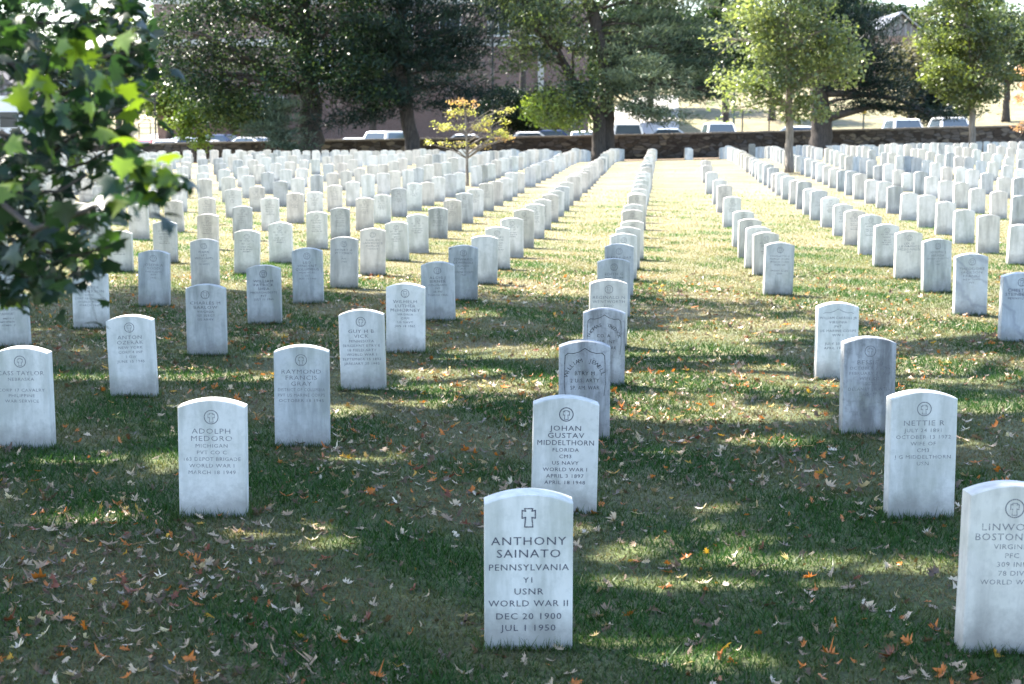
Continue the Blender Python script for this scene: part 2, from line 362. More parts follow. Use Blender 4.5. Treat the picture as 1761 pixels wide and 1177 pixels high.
B, S = .029, .021
TXT = {  # (column, row): emblem, letter material, [(text, size, z drop below apex)], marble
 (0,0): ('cross', 'letters', ['*ANTHONY','*SAINATO','PENNSYLVANIA','Y1','USNR','WORLD WAR II','DEC 20 1900','JUL 1 1950'], 'marble_white'),
 (0,1): ('ring', 'letters', ['*JOHAN','*GUSTAV','*MIDDELTHORN','FLORIDA','CM3','US NAVY','WORLD WAR I','APRIL 3 1897','APRIL 18 1948'], 'marble_white'),
 (-1,1): ('ring', 'letters_worn', ['*ADOLPH','*MEDORO','MICHIGAN','PVT CO C','163 DEPOT BRIGADE','WORLD WAR I','MARCH 18 1949'], 'marble_white'),
 (1,0): ('ring', 'letters_worn', ['*LINWOOD','*BOSTON DAY','VIRGINIA','PFC','309 INF','78 DIV','WORLD WAR I'], 'marble_warm'),
 (1,1): ('ring', 'letters_worn', ['*NETTIE R','JULY 24 1891','OCTOBER 13 1972','WIFE OF','CM3','J G MIDDELTHORN','USN'], 'marble_white'),
 (1,2): ('ring', 'letters_worn', ['*BESSIE J','OCTOBER 2 1894','FEBRUARY 3 1972','WIFE OF','SGT','DELANEY J EWELL','USAF'], 'marble_stained'),
 (1,3): ('shield_open', 'letters_soft', ['WILLIAM CARROLL JR','VIRGINIA','PVT','US MARINE CORPS','WW I','','JULY 30 1895','APRIL 19 1972'], 'marble_white'),
 (0,2): ('shield', 'letters_black', None, 'marble_stained'),
 (0,3): ('shield', 'letters_black', None, 'marble_stained'),
 (-1,2): ('ring', 'letters_worn', ['*RAYMOND','*FRANCIS','*GRAY','DISTRICT OF COLUMBIA','PVT US MARINE CORPS','OCTOBER 18 1945'], 'marble_grey'),
 (-1,3): ('ring', 'letters_soft', ['*GUY H B','*VICK','MINNESOTA','SERGEANT BTRY E','18 FIELD ARTY','WORLD WAR I','SEPTEMBER 15 1892','JANUARY 30 1945'], 'marble_white'),
 (-1,4): ('ring', 'letters_soft', ['*WILHELM','*LUTHER','*McHORNEY','VIRGINIA','CMM','US NAVY','JAN 18 1945'], 'marble_white'),
 (-1,5): ('ring', 'letters_soft', ['*ALOIS J','*BIRNER','COLORADO','PVT','38 INF','MARCH 1945'], 'marble_grey'),
 (-1,6): ('ring', 'letters_soft', ['*EDWARD','*LEWINSKI','ILLINOIS','PVT','MARINE CORPS','1945'], 'marble_grey'),
 (-1,7): ('none', 'letters_worn', [], 'marble_white'),
 (-2,2): ('ring', 'letters_worn', ['*CASS TAYLOR','NEBRASKA','','CORP 17 CAVALRY','PHILIPPINE','WAR SERVICE'], 'marble_white'),
 (-2,3): ('ring', 'letters_worn', ['*ANTON','*OZERAK','NEW YORK','CORP 4 INF','1 DIV','JUNE 15 1945'], 'marble_white'),
 (-2,4): ('ring', 'letters_soft', ['*CHARLES M','*BARLOW','VIRGINIA','1ST SERGT','US ARMY'], 'marble_grey'),
 (-2,5): ('ring', 'letters', ['*WILLIAM','*PATRICK','*SHEA','MASSACHUSETTS','PVT','JULY 11 1945'], 'marble_grey'),
 (-2,6): ('ring', 'letters_soft', ['*LEO','*VINCENT','*COLUMBUS','NEW YORK','SGT','MAY 19 1944'], 'marble_grey'),
 (-2,7): ('ring', 'letters_worn', ['*HENRY A','*PITTMAN','','PVT','1944'], 'marble_warm'),
 (-2,8): ('ring', 'letters_worn', ['*HARLEY','*LAWRENCE','*HARLEY','VIRGINIA'], 'marble_warm'),
 (-3,5): ('ring', 'letters_worn', ['*WALTER','*HENDERSON','OHIO','CORP 16 CAVALRY','WORLD WAR I','MARCH 1945'], 'marble_white'),
 (-3,6): ('ring', 'letters_worn', ['*JOSEPH A','*TODD','MARYLAND','PVT','1945'], 'marble_grey'),
 (-3,7): ('ring', 'letters_soft', ['*MARK','*LEE','*WILLIAMS','SGT','US ARMY'], 'marble_warm'),
 (0,4): ('ring', 'letters_worn', ['*REGINALD N','*WENTWORTH','OHIO'], 'marble_warm'),
 (0,5): ('ring', 'letters_soft', ['*EDITH G','MAR 17 1886'], 'marble_grey'),
 (0,6): ('ring', 'letters_soft', ['*HARRY OAT','NEW YORK'], 'marble_grey'),
 (1,6): ('ring', 'letters_soft', ['CHARLOTTE G','MARCH 10 1881','MARCH 2 1946','WIFE OF','','FRANK G LEE','USN'], 'marble_grey'),
 (2,4): ('ring', 'letters', ['*CHESTER A','*STEINBERGER','PENNSYLVANIA'], 'marble_vein'),
 (2,5): ('ring', 'letters_worn', ['*THEODORE','*JACKSON','*FRANKE','NEW YORK','PVT'], 'marble_vein'),
 (2,6): ('ring', 'letters_worn', ['*JOSEPH J','*MEADE','MASSACHUSETTS','SGT','1947'], 'marble_grey'),
 (2,7): ('ring', 'letters_worn', ['*LOUIS','*LAWRENCE','*MCDONALD','PVT'], 'marble_warm'),
}
# measured stones: (column,row) -> (centre x, foot y, top y, width px or 0)
NEAR = {
 (0,0):(908,1110,843),(0,1):(969,881,681),(0,2):(1004,754,586),(0,3):(1037,662,529),(0,4):(1045,597,480),(0,5):(1055,547,444),(0,6):(1064,511,419),(0,7):(1072,482,401),(0,8):(1079,463,390),(0,9):(1087,447,379),
 (1,0):(1722,1118,831),(1,1):(1579,888,672),(1,2):(1489,745,579),(1,3):(1436,652,520),
 (-1,1):(369,885,684),(-1,2):(521,766,592),(-1,3):(626,670,533),(-1,4):(698,606,487),(-1,5):(755,551,449),(-1,6):(796,517,421),(-1,7):(832,489,405),
 (-2,2):(47,769,594),(-2,3):(232,681,542),(-2,4):(357,611,488),(-2,5):(456,557,455),(-2,6):(531,522,426),(-2,7):(592,496,407),(-2,8):(641,474,393),(-2,9):(684,449,381),(-2,10):(719,435,368),
 (-3,4):(20,597,520),(-3,5):(158,565,466),(-3,6):(266,527,431),(-3,7):(354,497,411),(-3,8):(425,472,395),(-3,9):(484,453,382),
 (-4,8):(208,468,397),(-4,9):(286,452,381),
 (2,4):(1749,588,469),(2,5):(1667,542,435),(2,6):(1609,503,410),(2,7):(1560,480,397),(2,8):(1522,459,385),
}
COL1 = [(1337,508,416),(1316,474,399),(1301,462,389),(1288,444,376),(1277,425,362),(1258,391,338),(1245,366,318),(1237,352,309),(1224,334,296),(1217,315,284),(1214,303,276)]
CK = {0: -.255, 1: .66, 2: 1.60, -1: -1.135, -2: -1.98, -3: -2.80}
def ck(k):
    if k in CK: return CK[k]
    return 1.60 + .93 * (k - 2) if k > 2 else -2.80 + .86 * (k + 3)
stones = []                                # (k, n, X, Y, Z, h)
def top_h(px, base, top):
    p = at(px, base); d = ray(px, top); t = (p.y + .02) / d.y; return p, max(.48, min(.72, CAMH + d.z * t - p.z))
for (k, n), v in NEAR.items():
    p, h = top_h(*v); stones.append((k, n, p, h))
for i, v in enumerate(COL1):
    p, h = top_h(*v); stones.append((1, 6 + i, p, h))
for k in range(-20, 12):
    for n in range(4, 43):
        if (k, n) in NEAR: continue
        if k == 1 and n not in (36, 38): continue
        if k == 0 and n < 10: continue
        if k < 0 and (k, n + 1) in NEAR or (k == 2 and n < 9): continue
        d = .001117 + .000365 * n + (.00004 * k if k > 0 else .00002 * k)
        c = ck(k); px, py = 1140 + c / d + rnd.uniform(-.015, .015) / d, 215 + 1 / d
        if px < -60 or px > 1830: continue
        if rnd.random() < (.035 if n > 18 or k < -2 or k > 3 else 0): continue
        p = flat(px, py)
        if p.y > 81.5: continue
        if abs(CX + FPX * p.x / p.y - 804) < 10 and 41.5 < p.y < 44.9: continue
        if (k, n) != (0, 0) and any(abs(p.x - q[2].x) < .6 and abs(p.y - q[2].y) < .9 for q in stones): continue
        stones.append((k, n, p, .585 + rnd.gauss(0, .03)))
stones.sort(key=lambda s: s[2].y)
ORD = ['front', 'second', 'third', 'fourth', 'fifth', 'sixth', 'seventh', 'eighth', 'ninth', 'tenth', 'eleventh', 'twelfth', 'thirteenth', 'fourteenth', 'fifteenth', 'sixteenth', 'seventeenth', 'eighteenth', 'nineteenth', 'twentieth']
def ordn(i):
    if i < 20: return ORD[i]
    t = ('twenty', 'thirty', 'forty')[i // 10 - (2 if i < 49 else 2)] if i < 49 else 'fiftieth'
    u = (i + 1) % 10
    if u == 0: return {30: 'thirtieth', 40: 'fortieth'}[i + 1]
    t = {2: 'twenty', 3: 'thirty', 4: 'forty'}[(i + 1) // 10]
    return t + '-' + ['', 'first', 'second', 'third', 'fourth', 'fifth', 'sixth', 'seventh', 'eighth', 'ninth'][u]
def colname(k):
    if k == 0: return "the column behind the nearest headstone"
    if abs(k) == 1: return 'the first column %s of the nearest headstone' % ('right' if k > 0 else 'left')
    return 'the %s column %s of the nearest headstone' % (ordn(abs(k) - 1), 'right' if k > 0 else 'left')
SPECIAL = {
 (0,0): 'nearest white headstone with a plain outlined Latin cross above its dark lettering',
 (0,1): 'clean white headstone directly behind the nearest one, with a round emblem and nine lettered lines',
 (0,2): 'black-streaked headstone with a recessed shield, third from the front, behind two clean white ones',
 (0,3): 'black-streaked shield headstone fourth from the front, partly hidden by another shield headstone',
 (1,0): 'big headstone cut off by the right photo edge, with a broad sunlit left side',
 (1,1): 'white headstone just behind the one cut by the right edge, mossy tint around its emblem',
 (1,2): 'grey headstone with black streaks down its middle and a black blotch low on its left',
 (1,3): 'bright white headstone with a thin pointed shield line, overlapped by the black-streaked one',
 (-1,1): 'clean bluish white headstone in the left foreground with grass blades against its foot',
 (-1,7): 'blank bright white headstone beyond the stained one with a chipped upper left corner',
 (-1,6): 'grey stained headstone with a dark chip on its upper left corner',
 (-2,2): 'headstone touching the left photo edge, dark crack line down its lower face',
 (2,4): 'headstone cut by the right photo edge, dark veins sweeping across its lower half',
}
counts = {}; MAXI = 300; far = []
def build_far(lst):
    vs = []; mb = {}
    for (k, n, p, h, mat, rz, tx) in lst:
        v, f = stone_mesh(.33, h, n=8); q = Matrix.Translation(p) @ Matrix.Rotation(rz, 4, 'Z') @ Matrix.Rotation(tx, 4, 'Y')
        m_ = mb.setdefault('a', MB()); m_.add([q @ Vector(a) for a in v], f, ('marble_white', 'marble_grey', 'marble_warm').index(mat))
    o = mb['a'].build('headstones', [M['marble_white'], M['marble_grey'], M['marble_warm']])
    tag(o, 'packed far rows of small white headstones in front of the dark stone wall', 'headstones', kind='stuff')
ni = 0
for (k, n, p, h) in stones:
    key = (k, n); r = random.Random(k * 97 + n * 13 + 5)
    emb, lm, lines, mat = TXT.get(key, (None, None, None, None))
    if mat is None: mat = r.choices(['marble_white', 'marble_warm', 'marble_grey'], [5, 3.4, 1.6])[0]
    rz = R(r.gauss(0, 1.8)); tx = R(r.gauss(0, .8))
    if key == (0, 0): rz, tx = R(1.5), 0
    infr = -30 < (CX + FPX * p.x / p.y) < 1790
    if ni >= MAXI or not infr:
        far.append((k, n, p, h, mat, rz, tx)); continue
    ni += 1; h = round(h, 2)
    o = bpy.data.objects.new('headstone', stone_data(mat, .315 if key in ((0, 2), (0, 3), (1, 3)) else .33, h)); link(o)
    o.location = p; o.rotation_euler = (R(r.uniform(-.8, .8)), tx, rz)
    i = counts.get(k, 0); counts[k] = i + 1
    look = {'marble_white': 'white headstone', 'marble_warm': 'cream headstone', 'marble_grey': 'grey headstone', 'marble_vein': 'veined bluish headstone', 'marble_stained': 'stained headstone'}[mat]
    lab = SPECIAL.get(key) or '%s, %s in %s' % (look, ordn(i) + (' one' if i == 0 else ''), colname(k))
    tag(o, lab, 'headstone', 'headstones standing in columns across the cemetery lawn')
    if key in TXT:
        if emb != 'none': emblem(emb, h).build('emblem', M[lm], o)
        mb = MB()
        if lines is None:
            nm = ('WILLIAM', 'JEWELL') if n == 2 else ('THOMAS', 'TREDICK')
            arc_text(mb, nm[0], .025, 0, h - .235, .105, -76, -14); arc_text(mb, nm[1], .025, 0, h - .235, .105, 16, 74)
            for t, z in zip((['BTRY M', '2 U.S. ARTY', 'SP. AM. WAR'] if n == 2 else ['CO. A.', '1 U.S. INF', 'SP. AM. WAR']), (.2, .245, .29)): put_text(mb, t, .024, h - z, wide=1.0, mx=.18)
        elif lines:
            z = h - (.165 if emb == 'cross' else .155)
            if emb == 'shield_open': z = h - .115
            if key == (0, 0):
                for t, zz, s_ in zip(lines, (.178, .226, .279, .328, .372, .418, .468, .513), (.031, .031, .024, .021, .024, .024, .024, .024)): put_text(mb, t.strip('*'), s_, h - zz, wide=1.18)
            else:
                for t in lines:
                    b_ = t.startswith('*'); s_ = .026 if b_ else .0185
                    if t: put_text(mb, t.strip('*'), s_, z, wide=1.22 if b_ else 1.15, mx=.285)
                    z -= .037 if b_ else .0335
        if mb.v: mb.build('inscription', M[lm], o)
    elif p.y < 34 and k <= 2:
        e = bpy.data.objects.new('emblem', shared(('e', h), lambda: emblem('ring', h), 'emblem', 'letters_worn')); link(e, o)
        s_ = r.randrange(3); e = bpy.data.objects.new('inscription', shared(('s', h, s_), lambda: scribble(s_, h), 'inscription', 'letters_worn')); link(e, o)
    if key == (-1, 6):
        c_ = MB(); c_.add([(-.163, -.0512, h - .04), (-.15, -.0512, h - .048), (-.135, -.0512, h - .04), (-.13, -.0512, h - .033), (-.148, -.0512, h - .0345)], [(0, 1, 2, 3, 4)]); c_.build('lichen', M['letters_black'], o)
if far: build_far(far)
print('STONES', len(stones), ni, len(far))

# a few old brown field stones stand against the wall at the ends of columns
for (px, py, hh, lb) in [(1182, 278, .62, 'brown square topped stone beside the lone white headstone in front of the wall'), (1256, 276, .62, 'bluish brown square stone at the wall end of the first curved row'),
                     (1293, 266, .75, 'pale brown square stone standing taller behind the first right row')]:
    p = P(px, py, 80.5); z = g1(p.x, p.y)
    mb = MB(); mb.box(-.16, -.12, -.1, .16, .12, hh * .93); mb.add([(-.16,-.12,hh*.93),(.16,-.12,hh*.93),(.16,.12,hh*.93),(-.16,.12,hh*.93),(-.12,-.09,hh),(.12,-.09,hh),(.12,.09,hh),(-.12,.09,hh)],[(0,1,5,4),(1,2,6,5),(2,3,7,6),(3,0,4,7),(4,5,6,7)])
    o = mb.build('boundary_stone', M['brown_stone']); o.location = (p.x, p.y, z); tag(o, lb, 'marker stone', 'square brown stones by the wall')

# ------------------------------------------------------------------ stone wall
def wall_top(X): return np.interp(X, [-60, -18.4, 3.9, 28.5, 60], [.35, .99, 1.38, 1.96, 2.6])
def stonewall_mat():
    m, nt, out = new_mat('fieldstone'); tc = nd(nt, 'TexCoord').outputs['Object']
    mp = nd(nt, 'Mapping'); mp.inputs['Scale'].default_value = (1.6, 1.6, 3.6); nt.links.new(tc, mp.inputs['Vector'])
    vo = nd(nt, 'TexVoronoi'); vo.inputs['Scale'].default_value = 1.4; vo.inputs['Randomness'].default_value = .9; nt.links.new(mp.outputs[0], vo.inputs['Vector'])
    ve = nd(nt, 'TexVoronoi', feature='DISTANCE_TO_EDGE'); ve.inputs['Scale'].default_value = 1.4; ve.inputs['Randomness'].default_value = .9; nt.links.new(mp.outputs[0], ve.inputs['Vector'])
    sc = nd(nt, 'SeparateColor'); nt.links.new(vo.outputs['Color'], sc.inputs[0])
    c = ramp(nt, sc.outputs[0], [(0, (.045, .035, .03)), (.45, (.10, .08, .065)), (.8, (.13, .12, .12)), (1, (.26, .22, .17))])
    n = noise(nt, tc, 12, 6, .7); c = mix(nt, .45, c, ramp(nt, n, [(.3, .02), (.75, .3)]), 'OVERLAY')
    e = ramp(nt, ve.outputs[0], [(0, 0), (.07, 1)]); c = mix(nt, e, (.02, .018, .016), c)
    princ(nt, out, c, .9, e, .8, .05); return m
M['fieldstone'] = stonewall_mat(); M['coping'] = plain('coping', (.20, .175, .15), .9, 4, .3)
xs = np.arange(-60, 60.1, 1.0); mb = MB(); cp = MB(); fw = empty('stone_wall', (0, 84, 0))
rows = []
for i, x in enumerate(xs):
    t = float(wall_top(x)) - .1; b = t - 2.2; rows.append([(x, .0, b), (x, 0, t), (x, .5, t), (x, .5, b)])
vs = [v for r_ in rows for v in r_]
mb.add(vs, [(i*4+j, (i+1)*4+j, (i+1)*4+(j+1)%4, i*4+(j+1)%4) for i in range(len(xs)-1) for j in range(4)] + [(0,1,2,3), tuple(len(vs)-1-j for j in range(4))])
mb.build('wall_face', M['fieldstone'], fw)
x = -60
while x < 59:
    l = rnd.uniform(.7, 1.3); t0 = float(wall_top(x)) - .098; t1 = float(wall_top(min(60, x + l))) - .098; d = rnd.uniform(0, .03); hh = .09 + rnd.uniform(-.012, .012)
    v = [(x+.01,-.03-d,t0),(x+l-.01,-.03-d,t1),(x+l-.01,.53,t1),(x+.01,.53,t0)]; v += [(a, b, c_ + hh) for a, b, c_ in v]
    cp.add(v, [(0,3,2,1),(4,5,6,7),(0,1,5,4),(1,2,6,5),(2,3,7,6),(3,0,4,7)]); x += l
cp.build('coping', M['coping'], fw)
tag(fw, 'long low dark fieldstone wall running across behind the last headstones', 'wall')

# ------------------------------------------------------------------ trees
def norm(a): return a / np.maximum(np.linalg.norm(a, axis=-1, keepdims=True), 1e-9)
def leaf_quads(cent, size, upbias=.3, asp=.62, g=rng):
    n = len(cent); size = np.broadcast_to(size, (n,))[:, None]
    nrm = norm(g.normal(size=(n, 3)) + np.array([0, 0, upbias * 3])); a = norm(np.cross(nrm, g.normal(size=(n, 3)))); b = np.cross(nrm, a)
    fold = nrm * size * .18
    V = np.stack([cent - a * size * .5, cent + b * size * .5 * asp + fold - a * size * .06, cent + a * size * .5, cent - b * size * .5 * asp + fold - a * size * .06], 1)
    return V.reshape(-1, 3), np.arange(n * 4).reshape(-1, 4)
def needle_quads(cent, dirs, L, W, g=rng):
    n = len(cent); d = norm(dirs + g.normal(size=(n, 3)) * .55); s = norm(np.cross(d, g.normal(size=(n, 3))))
    V = np.stack([cent - s * W * .5, cent + s * W * .5, cent + d * L + s * W * .25, cent + d * L - s * W * .25], 1)
    return V.reshape(-1, 3), np.arange(n * 4).reshape(-1, 4)
def ell(px, py, rx, ry, Y, dep=None, tone=0):
    c = P(px, py, Y); s = Y / FPX
    return (np.array(c), np.array([rx * s, (dep if dep else (rx + ry) / 2 * s), ry * s]), tone)
FLECK = [(1130,925,115,26),(1370,984,250,20),(1100,1140,140,30),(1250,925,60,8),(900,610,80,9),(1180,580,120,7),(780,640,60,8),(1330,760,60,6),(860,668,150,13),(1160,640,120,36),(1230,712,120,11),(700,690,60,8),(285,795,26,12),(570,705,45,7),(1370,668,70,10),(1660,632,90,16),(880,606,70,6),
 (330,645,90,9),(150,895,70,7),(520,935,70,7),(1290,560,90,6),(760,540,60,5),(1590,575,70,7),(980,985,30,6),(1450,1150,60,7),(430,620,60,6),(1220,872,60,7),(90,655,60,7),(610,1010,50,5),(1690,700,60,7)]
def shade_gap(W, g):
    """True where a leaf's shadow should stay: the crown ends along one line and has holes over the sun flecks"""
    t = W[:, 2] / sd.z; X = W[:, 0] - sd.x * t; Y = W[:, 1] - sd.y * t
    Yc_ = np.maximum(Y, .5); dz = Yc_ * math.cos(PITCH) + CAMH * math.sin(PITCH); px = CX + FPX * X / dz; py = CY + FPX * (CAMH * math.cos(PITCH) - Yc_ * math.sin(PITCH)) / dz
    lim = np.interp(px, [0, 500, 850, 1300, 1450, 1761], [506, 494, 500, 514, 545, 600]) + 7 * np.sin(px * .021) + g.normal(size=len(px)) * 3
    keep = (py > lim) | (px < -300) | (px > 2100)
    for (x, y, rx, ry) in FLECK: keep &= ~((((px - x) / rx) ** 2 + ((py - y) / ry) ** 2 < 3.0) & (g.random(len(px)) < .985))
    for (k, n_, p, h) in stones:                   # openings through which the sun reaches the tops of the front stones
        if (k, n_) not in ((0,0),(0,1),(1,0),(1,1),(1,2),(1,3),(-2,2),(0,3),(0,4),(-1,1),(-1,2),(-1,3),(-1,4),(0,2),(-2,3)): continue
        t = (W[:, 2] - p.z - h) / sd.z; keep &= ~((np.abs(W[:, 0] - sd.x * t - p.x) < .27) & (np.abs(W[:, 1] - sd.y * t - p.y) < .17))
    return keep
def tree(name, label, base, trunk, rads, ells, ntot, lsize, clump, tones, kind='leaf', group=None, cat='tree', barkm='bark_dark', limbs=26, seed=1, crown='crown', thick=1.0, shell=.55, perclump=60, leafm='leaf'):
    g = np.random.default_rng(seed); r = random.Random(seed)
    o = empty(name, base); tag(o, label, cat, group); B0 = np.array(base, float)
    T = [np.array(p, float) for p in trunk]
    mb = MB()
    tp = []                                                     # smooth trunk with a flare
    for i in range(len(T) - 1):
        for t in np.linspace(0, 1, 6, endpoint=(i == len(T) - 2)):
            w_ = g.normal(size=3) * rads[0] * .08; w_[2] = 0; tp.append((T[i] * (1 - t) + T[i + 1] * t + w_ * (i + t > .3), rads[i] * (1 - t) + rads[i + 1] * t))
    pts = [p - B0 for p, _ in tp]; rr = [q for _, q in tp]; rr[0] *= 1.35; rr[1] *= 1.1; pts[0] = pts[0] - np.array([0, 0, .15])
    mb.tube(pts, rr, 12)
    vol = np.array([e[1].prod() ** .67 for e in ells]); vol /= vol.sum()
    ncl = max(6, ntot // perclump); cc = []; tn = []
    for e, f in zip(ells, vol):
        k = max(2, int(round(ncl * f))); d = norm(g.normal(size=(k, 3))); rad = shell + (1 - shell) * g.random(k) ** .6; rad[: k // 4] *= .6
        cc.append(e[0] + d * rad[:, None] * e[1]); tn += [e[2]] * k
    cc = np.concatenate(cc); tn = np.array(tn); ncl = len(cc)
    # limbs reach from the trunk to sample clumps
    idx = g.choice(ncl, min(limbs, ncl), replace=False); topz = T[-1][2]
    P0 = np.array([p for p, _ in tp]); Rr = np.array([q for _, q in tp])
    for j in idx:
        tgt = cc[j]; zz = P0[:, 2]; cand = np.where(zz > P0[0, 2] + (topz - P0[0, 2]) * .3)[0]
        want = tgt[2] - np.linalg.norm(tgt[:2] - P0[-1][:2]) * (.45 if kind != 'needle' else .05)
        i = cand[np.argmin(np.abs(zz[cand] - want) + g.random(len(cand)) * .6)]; a = P0[i]; L = np.linalg.norm(tgt - a)
        m1 = a * .6 + tgt * .4 + np.array([0, 0, L * .08]) + g.normal(size=3) * L * .05; m2 = a * .25 + tgt * .75 + np.array([0, 0, L * .06]) + g.normal(size=3) * L * .05
        r0 = min(Rr[i] * .55, .02 * L * thick + .02)
        mb.tube([a - B0, m1 - B0, m2 - B0, tgt - B0], [r0, r0 * .7, r0 * .4, r0 * .12], 6)
        for _ in range(3):                                      # twigs
            q = tgt + g.normal(size=3) * clump * 1.3; mb.tube([m2 - B0, (m2 + q) / 2 - B0 + g.normal(size=3) * .05, q - B0], [r0 * .3, r0 * .2, r0 * .05], 4)
    mb.build('trunk', M[barkm], o, smooth=True)
    n = ntot; ci = g.integers(0, ncl, n); cs = clump * (.6 + .8 * g.random(ncl))
    off = g.normal(size=(n, 3)); off = off / np.maximum(1, np.linalg.norm(off, axis=1, keepdims=True) / 1.9)
    flat_ = .26 if kind == 'needle' else .62
    off[:, 2] *= flat_
    if kind == 'needle':
        rd = cc[ci] - P0[len(P0) // 2]; rd[:, 2] *= .2; rd = norm(rd); off += rd * (off * rd).sum(1, keepdims=True) * 1.1
    cent = cc[ci] + off * cs[ci][:, None] - B0
    if name == 'shade_oak': kp = shade_gap(cent + B0, g); cent = cent[kp]; ci = ci[kp]; n = len(cent)
    if kind == 'needle':
        dirs = norm(cc[ci] - P0[len(P0) // 2]) * .6 + np.array([0, 0, .35]); V, F = needle_quads(cent, dirs, lsize, lsize * .16, g)
    else: V, F = leaf_quads(cent, lsize * (.7 + .6 * g.random(n)), .35, g=g)
    tones = np.array(tones, float); ctone = g.random(ncl)                  # species colours, a bit different from bough to bough, one pine's sunlit tips included
    a = np.clip(ctone[ci] * .7 + g.random(n) * .45 + tn[ci] * .5 - .08, 0, .999) * (len(tones) - 1); k = a.astype(int); f = (a - k)[:, None]
    col = tones[k] * (1 - f) + tones[np.minimum(k + 1, len(tones) - 1)] * f; col = col * (.8 + .4 * g.random((n, 1)))
    fastmesh(crown, V, F, M['needle' if kind == 'needle' else leafm], o, np.repeat(col, 4, 0)); return o
def tp_(pts, Y): return [P(x, y, Y) for x, y in pts]
def basep(px, Y, py=265): p = P(px, py, Y); return Vector((p.x, Y, g1(p.x, Y)))
OAKD = [(.008, .020, .014), (.014, .033, .019), (.03, .06, .026), (.11, .15, .05)]
PINE = [(.007, .018, .015), (.015, .03, .024), (.03, .055, .04)]
PALEP = [(.05, .085, .06), (.10, .14, .10), (.17, .21, .15)]
OAKP = [(.04, .06, .035), (.09, .12, .07), (.16, .19, .10)]
YG = [(.07, .12, .02), (.15, .22, .035), (.28, .33, .06)]
FL = [(.05, .075, .04), (.09, .12, .05), (.15, .19, .085), (.26, .29, .11)]
WALLT = 'large trees standing in front of the stone wall'
b = basep(532, 81)
tree('oak_tree', 'massive oak with a very thick trunk and broad dark crown, left of the leaning pine', b, [b, *tp_([(534, 190), (528, 100), (520, 10), (515, -120)], 81)], [.68, .58, .48, .36, .2],
     [ell(430, 60, 150, 100, 81, 4), ell(335, 120, 70, 75, 80), ell(560, 40, 120, 110, 81, 4), ell(600, 140, 80, 60, 79), ell(400, 165, 80, 45, 80), ell(480, -90, 260, 110, 81, 5), ell(350, 40, 70, 90, 82), ell(330, 200, 38, 35, 79, 1, 1.2), ell(400, 205, 45, 16, 80, 1, .9), ell(500, 150, 60, 50, 78)],
     44000, .19, .72, OAKD, limbs=40, perclump=150, seed=3, thick=1.3, group=WALLT)
b = basep(714, 81)
tree('pine_tree', 'dark blue-green pine with a leaning black trunk, left of the yellow dogwood', b, [b, *tp_([(700, 190), (688, 120), (690, 20), (700, -140)], 81)], [.42, .38, .32, .26, .12],
     [ell(690, 50, 130, 90, 81, 4), ell(790, 40, 70, 40, 81), ell(645, 165, 100, 30, 80), ell(780, 170, 80, 28, 80), ell(720, -90, 200, 110, 81, 4), ell(730, 120, 110, 40, 81), ell(600, 200, 60, 28, 80), ell(760, 90, 50, 40, 81)],
     34000, .32, .62, PINE, 'needle', limbs=50, perclump=130, seed=5, group=WALLT)
b = basep(1040, 81)
tree('pine_tree', 'pine with pale feathery green boughs reaching right over the parked white pickup', b, [b, *tp_([(1042, 190), (1046, 130), (1028, 60), (1008, -20), (1005, -150)], 81)], [.52, .46, .36, .36, .28, .12],
     [ell(1090, 80, 60, 60, 81, 3, .5), ell(1105, 165, 55, 30, 80, 2, .9), ell(1170, 70, 60, 70, 82, 3), ell(1190, 155, 50, 32, 82), ell(1140, -70, 120, 90, 81, 4), ell(1090, 125, 50, 25, 79, 2, .9), ell(1215, 110, 30, 55, 83, 2), ell(1130, 195, 60, 14, 80, 1.5, .7)],
     30000, .30, .5, [(.010, .022, .018), (.035, .06, .042), (.10, .14, .09), (.20, .24, .15)], 'needle', limbs=44, perclump=110, seed=6, group=WALLT)  # paler left boughs: light tips on the sun side put into the colour
b = basep(1030, 80.2)
tree('oak_tree', 'grey-green oak with a limb leaning far left from the base of the pale pine', b, [b, *tp_([(1030, 200), (1000, 165), (960, 90), (905, 30), (860, -60)], 80.2)], [.40, .34, .26, .2, .16, .08],
     [ell(935, 60, 80, 60, 80, 3), ell(975, 150, 60, 40, 79, 2), ell(1000, 60, 50, 70, 81), ell(1010, 165, 45, 35, 79), ell(970, -70, 150, 100, 81, 4), ell(900, 120, 35, 20, 80), ell(945, 185, 45, 25, 79, 1.5, 1), ell(990, 208, 40, 12, 79, 1.5, 1)],
     17000, .19, .5, [(.03, .05, .03), (.07, .10, .06), (.15, .18, .10), (.24, .30, .07)], limbs=40, perclump=110, seed=7, group=WALLT)
b = basep(1412, 80.5, 250)
tree('cedar_tree', 'dark spreading tree with a broad black trunk and a low limb stretching right', b, [b, *tp_([(1412, 200), (1405, 140), (1400, 40), (1400, -90)], 80.5)], [.62, .52, .42, .3, .15],
     [ell(1430, 90, 70, 70, 81, 4), ell(1510, 130, 32, 50, 81, 2), ell(1500, 170, 55, 22, 80), ell(1390, -30, 90, 80, 81), ell(1470, 60, 35, 45, 81), ell(1600, 195, 50, 8, 80, 1)],
     26000, .30, .5, PINE, 'needle', limbs=30, seed=8, group=WALLT, thick=1.6)
lb = MB(); o6 = [o for o in C.objects if o.name == 'cedar_tree'][0]
lb.tube([P(1415, 205, 80.5) - b, P(1450, 196, 80) - b, P(1500, 183, 80) - b, P(1560, 188, 80) - b, P(1610, 196, 80) - b], [.26, .2, .15, .09, .03], 8)
lb.tube([P(1408, 185, 80.5) - b, P(1440, 172, 80) - b, P(1480, 168, 80) - b], [.12, .09, .04], 8); lb.build('limb', M['bark_dark'], o6, smooth=True)
